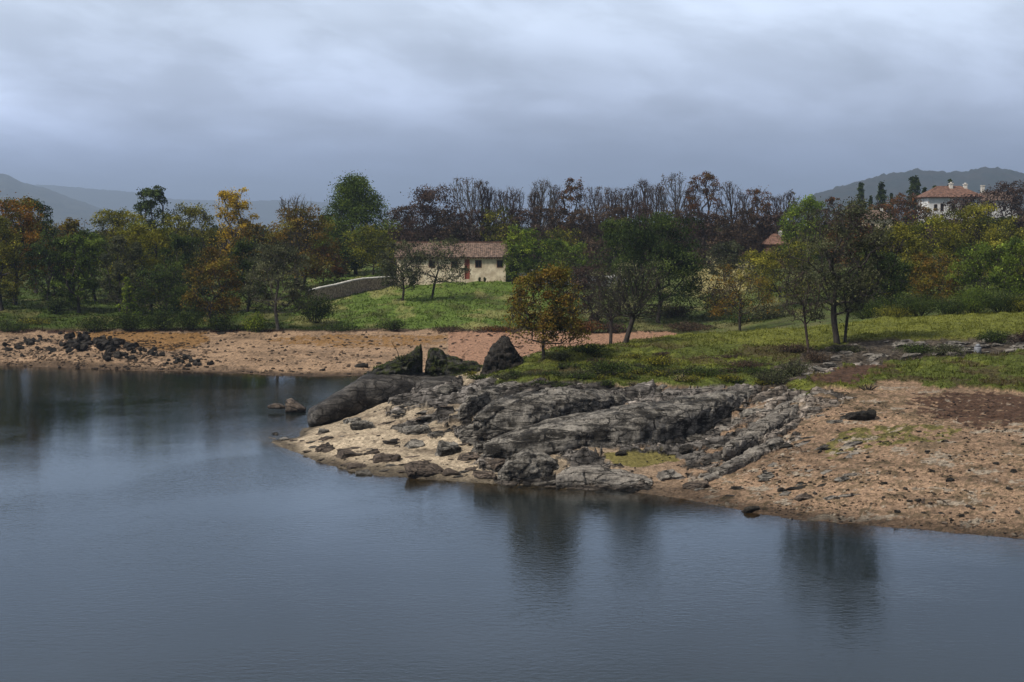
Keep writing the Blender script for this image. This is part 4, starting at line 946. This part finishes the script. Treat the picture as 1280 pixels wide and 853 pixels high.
T(1020, 262, 40, 290, pal='brown', label='brown tree just right of the bright green one', dens=.8, crown0=.12, lsize=.36)
T(1160, 262, 34, 335, pal='autumn', label='small autumn tree in front of the villa wall', dens=.5, crown0=.12, lsize=.36)
for px, yt, ww, D, lab in ((1074, 230, 20, 385, 'left of the two pointed dark conifers on the skyline'), (1100, 229, 24, 380, 'right of the two pointed dark conifers on the skyline'), (1112, 243, 12, 392, 'small dark conifer right of the two pointed ones'), (1086, 246, 12, 392, 'small dark conifer between the two pointed ones'), (1141, 222, 30, 400, 'broad dark conifer left of the villa'), (1166, 234, 20, 400, 'dark conifer touching the villa roof'), (1185, 226, 18, 402, 'dark conifer rising behind the villa roof'), (1153, 236, 16, 396, 'slim dark conifer behind the broad one')):
    T(px, yt, ww, D, pal='dark', label=lab, shape='cone', crown0=.08, dens=1.5, lobes=12, lsize=.4, name='conifer', group=None)
# the far wood behind everything, one mass
def far_wood(lo, hi, D0, D1, prof, pals, seed, n=46, name='distant_wood'):
    rs = np.random.RandomState(seed); Vs = []; Qs = []; Cs = []; off = 0
    for i in range(n):
        px = lo+(hi-lo)*(i+rs.uniform(0, 1))/n; D = rs.uniform(D0, D1); x = (px-640)/F*D; z = gz(x, D)
        yt = np.interp(px, [p[0] for p in prof], [p[1] for p in prof])+rs.uniform(-3, 9); h_ = max(at(px, yt, D)[2]-z, 3); w_ = rs.uniform(7, 12); k = 2600
        az = rs.uniform(0, 6.28, k); t = rs.uniform(0, 1, k); lump = 1+.25*np.sin(az*3+t*9+i)+.15*np.sin(az*7-t*14)
        rr = rs.uniform(.3, 1, k)**.4*np.sqrt(1-t**2*.95)*w_/2*lump
        P = np.stack([x+np.cos(az)*rr, D+np.sin(az)*rr, z+h_*(.02+.98*t)*(.92+.08*np.sin(az*5+i))], -1)+rs.normal(size=(k, 3))*.25
        c = np.array(PAL[pals[rs.randint(len(pals))]])[rs.choice(3, k, p=[.5, .2, .3])]*rs.uniform(.6, 1.3, k)[:, None]
        V, Q, c = leaves(P, .5, rs, c); Vs.append(V); Qs.append(Q+off); Cs.append(c); off += len(V)
    tag(link(name, mesh_np(name, np.vstack(Vs), np.vstack(Qs), col=np.vstack(Cs), smooth=False), M_LEAF), 'continuous dark wood behind the nearer trees', 'wood', kind='stuff')
far_wood(-80, 520, 285, 330, [(-80, 280), (60, 282), (130, 284), (400, 285), (520, 288)], ['dark', 'purple', 'greygreen', 'dark'], 1, 40)
far_wood(480, 1020, 295, 335, [(480, 280), (600, 280), (800, 278), (1020, 278)], ['brown', 'purple', 'brown', 'greygreen'], 2, 40)
far_wood(1000, 1360, 255, 285, [(1000, 285), (1100, 285), (1180, 278), (1360, 265)], ['dark', 'brown', 'olive'], 3, 26)

# shrubs of the far bank
SH = [(10, 414, 60, 14, 'dark', 'dark brush at the left end of the far bank'), (70, 392, 26, 26, 'dark', 'dark rounded bush on the left meadow'), (45, 405, 50, 8, 'olive', 'low yellowish brush on the left bank'), (118, 413, 50, 22, 'dark', 'dark bush right of the yellowish brush'), (160, 414, 54, 26, 'dark', 'dark bush below the bright green sapling'), (200, 414, 50, 28, 'dark', 'dark bush right of the sapling'), (236, 414, 46, 30, 'dark', 'dark bush under the reddish brown tree'), (275, 413, 40, 26, 'dark', 'dark bush at the right foot of the reddish brown tree'), (318, 411, 36, 26, 'bright', 'light green bush left of the grey-green oak'), (394, 404, 50, 42, 'dark', 'big dark bush right of the grey-green oak'), (420, 411, 60, 9, 'dark', 'low dark brush on the edge of the far sand'), (490, 411, 40, 16, 'dark', 'dark tuft on the edge of the green slope'), (560, 414, 60, 7, 'brown', 'low brown brush on the bank above the far sand'), (620, 414, 50, 7, 'rust', 'low reddish brush left of the orange tree'), (730, 412, 60, 16, 'rust', 'reddish brush beyond the knoll'), (770, 414, 50, 14, 'purple', 'purplish brush behind the leaning pair'), (860, 410, 70, 12, 'brown', 'brown brush right of the leaning pair'), (840, 398, 60, 20, 'brown', 'dull brown thicket below the big oak'), (930, 404, 60, 14, 'dark', 'dark brush under the thin olive-brown tree'), (960, 400, 70, 20, 'greygreen', 'grey-green brush before the right wood'), (650, 352, 60, 9, 'autumn', 'orange bush against the low white wall'), (900, 384, 50, 16, 'olive', 'olive brush at the lower end of the pale field')]
for px, b, ww, hh, pl_, lab in SH: shrub(px, b, ww, hh, pl_, lab, dens=.9, D=(168.5 if 405 < b else None))
SH2 = [(700, 452, 40, 10, 'greygreen', 'dark mounded heath on the knoll right of the orange tree'), (735, 444, 60, 12, 'dark', 'heath mound on the crest of the knoll'), (760, 470, 80, 18, 'dark', 'wide dark heath mound in the middle of the knoll'), (720, 474, 50, 12, 'greygreen', 'low heath on the lower knoll edge'), (820, 462, 60, 12, 'olive', 'olive heath right of the wide dark mound'), (880, 474, 70, 12, 'dark', 'dark low heath above the flat dark ledge'), (930, 462, 60, 10, 'brown', 'brown heath patch on the right slope of the knoll'), (965, 480, 50, 20, 'greygreen', 'grey bramble at the head of the gully'), (995, 470, 46, 24, 'greygreen', 'grey-green bramble in the gully below the leaning tree'), (1020, 452, 40, 16, 'brown', 'brown brush below the twin-trunked tree'), (990, 440, 50, 12, 'brown', 'brown bramble on the earth bank left of the leaning tree'), (1060, 440, 50, 10, 'greygreen', 'low brush at the foot of the twin-trunked tree'), (1145, 444, 60, 12, 'dark', 'dark brush on the low ledge'), (1185, 444, 50, 14, 'greygreen', 'grey brush on the low ledge left of the grey marker'), (1245, 432, 50, 18, 'dark', 'dark bush on the ledge at the right'), (1280, 436, 40, 20, 'purple', 'dark purplish bush at the right edge of the ledge'), (600, 474, 40, 8, 'dark', 'low moss and heath between the two upright rocks'), (640, 476, 60, 9, 'greygreen', 'low brush at the foot of the pointed blackish rock'), (1085, 400, 80, 26, 'dark', 'dark thicket at the left foot of the right wood'), (1120, 399, 60, 18, 'olive', 'olive thicket at the front of the right wood'), (1150, 397, 70, 32, 'dark', 'deep dark thicket in the middle foot of the right wood'), (1185, 396, 60, 24, 'dark', 'dark thicket right of the deep one at the foot of the right wood'), (1215, 394, 70, 34, 'green', 'green thicket at the foot of the right wood'), (1250, 393, 70, 30, 'dark', 'dark thicket at the foot of the right wood near the edge'), (1278, 392, 50, 22, 'olive', 'olive thicket at the right edge under the wood')]
for px, b, ww, hh, pl_, lab in SH2: shrub(px, b, ww, hh, pl_, lab, dens=.9, lsize=.10)
R = random.Random(77)
for k in range(30):
    a = 640+k*11.5+R.uniform(-8, 8); b = 479+R.uniform(-9, 5)-(3 if a > 900 else 0)
    shrub(a, b, R.uniform(22, 46), R.uniform(5, 10), R.choice(['dark', 'greygreen', 'dark', 'olive']), 'low heath clump along the turf edge above the rock outcrop', dens=.8, lsize=.09, group='heath along the top of the outcrop')
for k in range(22):
    a = R.uniform(690, 1010); b = R.uniform(445, 472)
    shrub(a, b, R.uniform(18, 40), R.uniform(4, 8), R.choice(['dark', 'greygreen', 'brown', 'olive']), 'low heath clump in the turf of the knoll', dens=.8, lsize=.09, group='heath clumps on the knoll')
for px, b, ww, hh, D, pl_, lab in ((478, 462, 30, 9, 104.6, 'dark', 'dark heath growing on the slope of the mossy wedge of rock'), (505, 450, 26, 9, 104.8, 'greygreen', 'grey-green heath near the point of the mossy wedge of rock'), (575, 462, 36, 9, 105, 'dark', 'green moss and heath on the shoulder of the upright grey rock'), (592, 470, 30, 8, 104, 'olive', 'olive brush in front of the upright grey rock'), (655, 462, 30, 14, 102.5, 'dark', 'dark heath against the right side of the pointed blackish rock')):
    o = shrub(px, b, ww, hh, pl_, lab, D=D, lsize=.10, depthr=.5); o.location.z = at(px, b, D)[2]-.1
shrub(850, 481, 28, 10, 'straw', 'straw-coloured dry grass clump above the flat ledge', lsize=.16, spiky=True, dens=.5, cat='grass clump')
shrub(792, 483, 26, 8, 'straw', 'small straw-coloured grass clump left of the larger one', lsize=.14, spiky=True, dens=.5, cat='grass clump')
shrub(1085, 489, 30, 9, 'straw', 'straw-coloured grass clump on the turf edge over the beach', lsize=.14, spiky=True, dens=.3, cat='grass clump')

# grass: short blades over the turf
def grass(n, seed, lo, hi, hgt, wd, name):
    rs = np.random.RandomState(seed); D = np.exp(rs.uniform(math.log(lo), math.log(hi), n)); px = rs.uniform(-60, 1340, n); x = (px-640)/F*D
    z, Z = height(x, D, True); ok = (Z['grass'] > .5) & (z > .2) & (rs.uniform(0, 1, n) < .25+ss(-.2, .3, fbm(x*.6, D*.6, 2, 3)))
    x, D, z, col = x[ok], D[ok], z[ok], Z['col'][ok]; m = len(x)
    a = rs.uniform(0, pi, m); s = wd*rs.uniform(.5, 1.5, m); h = hgt*rs.uniform(.4, 1.5, m)*(1+.8*fbm(x*.3, D*.3, 8, 2))
    dx, dy = np.cos(a)*s, np.sin(a)*s; lx, ly = rs.normal(size=m)*.4*h, rs.normal(size=m)*.4*h
    V = np.stack([np.stack([x-dx, D-dy, z-.02], -1), np.stack([x+dx, D+dy, z-.02], -1), np.stack([x+lx, D+ly, z+np.abs(h)], -1)], 1).reshape(-1, 3)
    c = np.repeat(col*rs.uniform(.8, 1.3, m)[:, None], 3, 0)
    tag(link('grass', mesh_np(name, V, tris=np.arange(3*m).reshape(-1, 3), col=c, smooth=False), M_LEAF), 'short grass covering the banks', 'grass', kind='stuff')
grass(150000, 1, 84, 132, .10, .05, 'near_grass')
grass(110000, 2, 168, 260, .15, .10, 'far_grass')

grass(26000, 5, 84, 132, .26, .035, 'tall_near_grass')
grass(22000, 6, 168, 255, .38, .07, 'tall_far_grass')

# ------------------------------------------------------------------ buildings
M_PLASTER = mat_plain('cream_plaster', (.44, .36, .26), (.74, .65, .50), 1.0, .9, .03)
M_WHITE = mat_plain('white_plaster', (.55, .55, .56), (.72, .72, .72), .8, .9, .02)
M_TILE = mat_plain('clay_tile', (.050, .035, .028), (.22, .15, .115), 2.6, .85, .05)
M_TILER = mat_plain('red_clay_tile', (.075, .042, .033), (.21, .115, .082), 1.6, .85, .05)
M_WOODR = mat_plain('red_wood', (.22, .055, .04), (.30, .09, .06), 5, .7, .01)
M_DARKW = mat_plain('dark_opening', (.012, .010, .009), (.02, .018, .016), 5, .4, .005)
M_TIMBER = mat_plain('brown_timber', (.10, .05, .03), (.16, .09, .055), 5, .8, .01)
M_STONEW = mat_plain('rubble_stone', (.14, .105, .085), (.42, .34, .27), 3.5, .9, .10)
M_LIME = mat_plain('lime_mortar', (.48, .46, .42), (.66, .64, .60), 2, .9, .02)

def tile_roof(name, x0, x1, y0, y1, z0, z1, mat, parent, pitch=.32, hip=0.0, thick=.12):
    """two slopes of ridged clay tiles between eaves z0 and ridge z1 (optionally hipped)"""
    ym = (y0+y1)/2; nx = int((x1-x0)/pitch*8); ny = 18
    V = []; Q = []; off = 0
    for side in (0, 1):
        u = np.linspace(x0, x1, nx); t = np.linspace(0, 1, ny)
        U, Tt = np.meshgrid(u, t); hx0 = x0+hip*Tt; hx1 = x1-hip*Tt; X = hx0+(U-x0)/(x1-x0)*(hx1-hx0)
        Y = (y0+(ym-y0)*Tt) if side == 0 else (y1+(ym-y1)*Tt)
        Z = z0+(z1-z0)*Tt+.055*np.abs(np.sin((U-x0)/pitch*pi))+.02*((Tt*9) % 1)*-1+.03*pn(U*.7, Tt*3, side+2.)
        V.append(np.stack([X, Y, Z], -1).reshape(-1, 3)); q = grid_quads(ny, nx)+off; Q.append(q if side == 0 else q[:, ::-1]); off += nx*ny
    if hip:
        for sx in (0, 1):
            xa = x0 if sx == 0 else x1; xb = xa+hip*(1 if sx == 0 else -1)
            k = int((y1-y0)/pitch*8); v = np.linspace(-1, 1, k); t = np.linspace(0, 1, ny); Vv, Tt = np.meshgrid(v, t)
            Y = ym+Vv*(1-Tt)*(y1-y0)/2; X = xa+(xb-xa)*Tt; Z = z0+(z1-z0)*Tt+.055*np.abs(np.sin(Vv*(y1-y0)/2/pitch*pi))
            V.append(np.stack([X, Y, Z], -1).reshape(-1, 3)); q = grid_quads(ny, k)+off; Q.append(q if sx else q[:, ::-1]); off += k*ny
    return link(name, mesh_np(name, np.vstack(V), np.vstack(Q)), mat, parent)
def wall_box_with_gables(x0, x1, y0, y1, z0, z1, zr):
    ym = (y0+y1)/2
    V = [(x0, y0, z0), (x1, y0, z0), (x1, y1, z0), (x0, y1, z0), (x0, y0, z1), (x1, y0, z1), (x1, y1, z1), (x0, y1, z1), (x0, ym, zr), (x1, ym, zr)]
    return V, [(0, 1, 5, 4), (2, 3, 7, 6), (0, 3, 2, 1)], [(1, 2, 6), (1, 6, 5), (5, 6, 9), (3, 0, 4), (3, 4, 7), (4, 8, 7)]
def front_wall(name, x0, x1, y, z0, z1, holes, mat, parent, thick=.5):
    """front wall with real openings"""
    xs = sorted(set([x0, x1]+[h[0] for h in holes]+[h[1] for h in holes])); bs = []
    for a, b in zip(xs[:-1], xs[1:]):
        hs = sorted([h for h in holes if h[0] <= a+1e-6 and h[1] >= b-1e-6], key=lambda h: h[2]); z = z0
        for h in hs:
            if h[2] > z: bs.append((a, b, y, y+thick, z, h[2]))
            z = h[3]
        bs.append((a, b, y, y+thick, z, z1))
    return bs

# farmhouse
fx0 = (496-640)/F*220; fx1 = (632-640)/F*220; fy = 220.0
fz = at(600, 352, 220)[2]; eave = at(600, 321.5, 220)[2]; ridge = at(600, 303.5, 224)[2]
house = empty('farmhouse', ((fx0+fx1)/2, fy, fz), 'long low cream farmhouse with brown tiled roof above the green slope', 'house')
ox, oy, oz = house.location
def hx(px): return (px-640)/F*220-ox
wins = [(540, 326, 334), (568, 326, 334.5), (598, 326, 334), (625, 326, 334)]
holes = [(hx(p-3.4), hx(p+3.4), at(p, b, 220)[2]-oz, at(p, a, 220)[2]-oz) for p, a, b in wins]
door = (hx(581.5), hx(586.5), .35, at(584, 325, 220)[2]-oz)
L0, L1 = fx0-ox, fx1-ox; Hh = eave-oz
bs = front_wall('wall', L0, L1, 0, -1.5, Hh, holes+[door], M_PLASTER, house)
bs += [(L0, L1, 7.5, 8, -1.5, Hh), (L0, L0+.5, .5, 7.5, -1.5, Hh), (L1-.5, L1, .5, 7.5, -1.5, Hh), (L0+.5, L1-.5, .5, 7.5, Hh-.25, Hh-.02)]
link('wall', boxes_mesh('wall', bs), M_PLASTER, house)
Vg = [(L0, 0, Hh), (L0, 8, Hh), (L0, 4, ridge-oz-.1), (L1, 0, Hh), (L1, 8, Hh), (L1, 4, ridge-oz-.1)]
link('gable', mesh_np('gable', np.array(Vg), tris=[(0, 1, 2), (3, 5, 4)], smooth=False), M_PLASTER, house)
rf = tile_roof('roof', L0-.3, L1+.3, -.5, 8.5, Hh-.05, ridge-oz, M_TILE, house)
link('ridge_tiles', boxes_mesh('ridge', [(L0-.3+i*.45, L0-.3+i*.45+.43, 3.85, 4.15, ridge-oz-.02+.01*(i % 2), ridge-oz+.16+.01*(i % 2)) for i in range(int((L1-L0+.6)/.45))]), M_TILER, rf)
link('eave_rafters', boxes_mesh('rafters', [(L0+.1+i*.42, L0+.1+i*.42+.16, -.42, .0-.003, Hh-.30, Hh-.10) for i in range(int((L1-L0)/.42))]+[(L0, L1, -.045, -.003, Hh-.10, Hh-.055)]), M_TIMBER, rf)
for i, (a, b, c, d) in enumerate(holes):
    wo = link('window', boxes_mesh('window', [(a, b, .24, .27, c, d)]), M_DARKW, house)
    link('window_frame', boxes_mesh('frame', [(a-.10, a, -.03, .2, c-.1, d+.1), (b, b+.10, -.03, .2, c-.1, d+.1), (a, b, -.03, .2, d, d+.1), (a, b, -.03, .2, c-.1, c), ((a+b)/2-.03, (a+b)/2+.03, .16, .22, c, d)]), M_TIMBER, wo)
dr = link('door', boxes_mesh('door', [(door[0], door[1], .1, .16, door[2], door[3])]+[(door[0]+.02+k*.13, door[0]+.03+k*.13, .09, .1-.002, door[2], door[3]) for k in range(5)]), M_WOODR, house)
link('door_frame', boxes_mesh('door_frame', [(door[0]-.08, door[0], -.02, .14, door[2], door[3]+.08), (door[1], door[1]+.08, -.02, .14, door[2], door[3]+.08), (door[0], door[1], -.02, .14, door[3], door[3]+.08)]), M_WOODR, dr)
for px, lab in ((599.5, 'small dark green plant left of a pair at the farmhouse wall'), (606, 'small dark green plant right of a pair at the farmhouse wall')):
    shrub(px, 351, 4, 7, 'dark', lab, D=218.6, lsize=.14)

# walls
def rubble_wall(pts, thick, mat, label, cap=None, seed=1, name='stone_wall', rough=.07):
    """wall following (px, D, y_top) stations, foot in the ground"""
    rs = np.random.RandomState(seed); P = []
    for px, D, yt in pts: P.append(((px-640)/F*D, D, at(px, yt, D)[2]))
    P = np.array(P); L = np.r_[0, np.cumsum(np.linalg.norm(np.diff(P[:, :2], axis=0), axis=1))]
    s = np.arange(0, L[-1], .18); X, Y, Zt = [np.interp(s, L, P[:, k]) for k in range(3)]
    org = np.array([X.mean(), Y.mean(), height(np.array([X.mean()]), np.array([Y.mean()]))[0]])
    G = height(X, Y)-.5; tx, ty = np.gradient(X), np.gradient(Y); ln = np.hypot(tx, ty); nx, ny = -ty/ln, tx/ln
    k = 16; rowsV = []
    prof = [(-.5, t) for t in np.linspace(0, 1, k)]+[(.5, t) for t in np.linspace(1, 0, k)]
    for a, t in prof:
        z = G+(Zt-G)*t; j = rough*(fbm(s*1.8, z*2.5, a*5, 3)); rowsV.append(np.stack([X+nx*(a*thick+np.sign(a)*j), Y+ny*(a*thick+np.sign(a)*j), z+(.05*fbm(s*1.2, a*3+0*s, 3, 2) if t > .95 else 0)], -1))
    V = np.array(rowsV)-org; o = empty(name, org, label, 'wall')
    link('masonry', mesh_np('masonry', V.reshape(-1, 3), grid_quads(*V.shape[:2])), mat, o)
    if cap:
        rowsC = []
        for a, dz in ((-.62, -.03), (-.62, .10), (0, .17), (.62, .10), (.62, -.03)): rowsC.append(np.stack([X+nx*a*thick, Y+ny*a*thick, Zt+dz+.03*fbm(s*1.5, a+0*s, 9, 2)], -1))
        V = np.array(rowsC)-org; link('coping', mesh_np('coping', V.reshape(-1, 3), grid_quads(*V.shape[:2])), cap, o)
    return o
rubble_wall([(385, 200, 364), (400, 203, 360), (420, 207, 356), (440, 211, 351), (455, 214, 348.5), (480, 217, 347), (496, 219.5, 346.5)], .5, M_STONEW, 'curving rubble stone wall with pale coping left of the farmhouse', M_LIME, 3)
rubble_wall([(642, 222, 342), (656, 222, 341), (660, 222, 337), (676, 222, 336), (680, 222, 341), (700, 223, 343), (760, 224, 345), (775, 224, 343), (812, 226, 345)], .5, M_WHITE, 'crumbling low white wall right of the farmhouse', None, 5, rough=.12)

# villa on the right
vd = 352.0; vz = at(1190, 285, vd)[2]; s_ = vd/F
villa = empty('villa', ((1190-640)*s_, vd, vz), 'white two-storey villa with red tiled hipped roof on the right skyline', 'house')
def vx(px): return (px-1190)*s_
def vzz(py): return at(1190, py, vd)[2]-vz
vh = [(vx(1165.5), vx(1169), vzz(263), vzz(256)), (vx(1173.5), vx(1177), vzz(263.5), vzz(255)), (vx(1187), vx(1190.5), vzz(263.5), vzz(256)), (vx(1200), vx(1203.5), vzz(263.5), vzz(256))]
W1 = vzz(246.5)
link('wall', boxes_mesh('wall', front_wall('w', vx(1158), vx(1224), 0, -6, W1, vh, None, None, .4)+[(vx(1158), vx(1224), 9.6, 10, -6, W1), (vx(1158), vx(1158)+.4, .4, 9.6, -6, W1), (vx(1224)-.4, vx(1224), .4, 9.6, -6, W1)]), M_WHITE, villa)
vr = tile_roof('roof', vx(1154), vx(1228), -.8, 10.8, W1, vzz(232), M_TILER, villa, hip=4.5, pitch=.5)
link('eave_board', boxes_mesh('eave', [(vx(1155), vx(1227), -.7, 10.7, W1-.22, W1-.03)]), M_TIMBER, vr)
for a, b, c, d in vh:
    wo = link('window', boxes_mesh('win', [(a, b, .18, .22, c, d)]), M_DARKW, villa); link('window_frame', boxes_mesh('wf', [(a-.08, a, -.02, .15, c, d), (b, b+.08, -.02, .15, c, d), (a, b, -.02, .15, d, d+.1), (a-.15, b+.15, -.08, .15, c-.12, c)]), M_TIMBER, wo)
for px, yt in ((1192, 229.5), (1210, 230.5)):
    link('chimney', boxes_mesh('chimney', [(vx(px)-.4, vx(px)+.4, 3.6, 4.6, vzz(238), vzz(yt)), (vx(px)-.52, vx(px)+.52, 3.5, 4.7, vzz(yt), vzz(yt)+.2), (vx(px)-.2, vx(px)+.2, 3.9, 4.3, vzz(yt)+.2, vzz(yt)+.5)]), M_LIME, vr)
# lower wing, a separate house behind the purplish tree
wing = empty('villa', ((1245-640)*s_*1.02, vd*1.02, vz), 'pale wing with grey tiled roof and one chimney behind the purplish tree', 'house')
wh = [(-1.5, -.7, vzz(264), vzz(257)), (1.2, 2.0, vzz(264), vzz(257))]
link('wall', boxes_mesh('wall', front_wall('w', -5, 5, 0, -6, vzz(250), wh, None, None, .4)+[(-5, 5, 7.6, 8, -6, vzz(250)), (-5, -4.6, .4, 7.6, -6, vzz(250)), (4.6, 5, .4, 7.6, -6, vzz(250))]), M_WHITE, wing)
wr = tile_roof('roof', -5.6, 5.6, -.7, 8.7, vzz(250), vzz(238), M_TILE, wing, hip=3, pitch=.5)
for a, b, c, d in wh: link('window', boxes_mesh('win', [(a, b, .18, .22, c, d)]), M_DARKW, wing)
link('chimney', boxes_mesh('chimney', [(-3.2, -2.4, 3.4, 4.2, vzz(243), vzz(231)), (-3.3, -2.3, 3.3, 4.3, vzz(231), vzz(231)+.2)]), M_LIME, wr)
# small houses whose roofs show between the trees
def small_house(px, ytop, ww, D, label, wallm, roofm, rise=5.0):
    z = gz((px-640)/F*D, D); s = D/F; o = empty('house', ((px-640)*s, D, z), label, 'house'); W = ww*s/2; zt = at(px, ytop, D)[2]-z; ze = zt-2.0
    h = [(-W*.5, -W*.5+.9, ze-2.2, ze-1.0), (W*.3, W*.3+.9, ze-2.2, ze-1.0)]
    link('wall', boxes_mesh('wall', front_wall('w', -W, W, 0, -1, ze, h, None, None, .4)+[(-W, W, 6.6, 7, -1, ze), (-W, -W+.4, .4, 6.6, -1, ze), (W-.4, W, .4, 6.6, -1, ze)]), wallm, o)
    r_ = tile_roof('roof', -W-.5, W+.5, -.6, 7.6, ze, zt, roofm, o, hip=1.8, pitch=.45)
    for a, b, c, d in h: link('window', boxes_mesh('win', [(a, b, .18, .22, c, d)]), M_DARKW, o)
    link('chimney', boxes_mesh('ch', [(W*.4, W*.4+.6, 3.0, 3.6, ze+.6, zt+.5)]), M_LIME, r_)
small_house(1096, 263, 36, 318, 'low house with pale tiled roof among the rusty trees', M_PLASTER, M_TILE)
small_house(972, 292, 22, 256, 'small reddish brick hut glimpsed between the bare and bright green trees', M_TILER, M_TILER)

# grey marker post on the right grass
mx, mD = hit(1222, 444); mz = gz(mx, mD)
def lathe(name, prof, mat, parent, n=20):
    th = np.arange(n)/n*2*pi; V = []
    for r_, z in prof: V.append(np.stack([r_*np.cos(th), r_*np.sin(th), np.full(n, z)], -1))
    i = np.arange(len(prof)*n).reshape(-1, n); j = np.roll(i, -1, 1); Q = np.stack([i[:-1], j[:-1], j[1:], i[1:]], -1).reshape(-1, 4)
    return link(name, mesh_np(name, np.array(V).reshape(-1, 3), Q), mat, parent)
M_GREYP = mat_plain('grey_concrete', (.16, .17, .19), (.24, .25, .28), 6, .8, .01)
mk = empty('marker_post', (mx, mD, mz), 'short grey domed marker standing on the right grass', 'marker')
lathe('post', [(.0, -.2), (.26, -.2), (.26, .5), (.24, .56), (.0, .57)], M_GREYP, mk)
lathe('cap', [(.0, .575), (.17, .575), (.17, .68), (.13, .74), (.06, .78), (.0, .79)], M_GREYP, mk)
# dead twig sapling on the wedge rock
t0 = at(499, 462, 107); N_ = np.array([t0, at(499, 450, 107), at(497, 440, 107), at(492, 432, 107), at(489, 427, 107)]); N_[0][2] -= .6
o = link('dead_sapling', mesh_np('sapling', *[a for a in tubes(N_[:-1]-N_[0], N_[1:]-N_[0], np.array([.04, .035, .028, .02]), np.array([.035, .028, .02, .01]), 5)]), M_BARK, loc=N_[0])
tag(o, 'thin bare leaning stem behind the mossy wedge of rock', 'sapling')
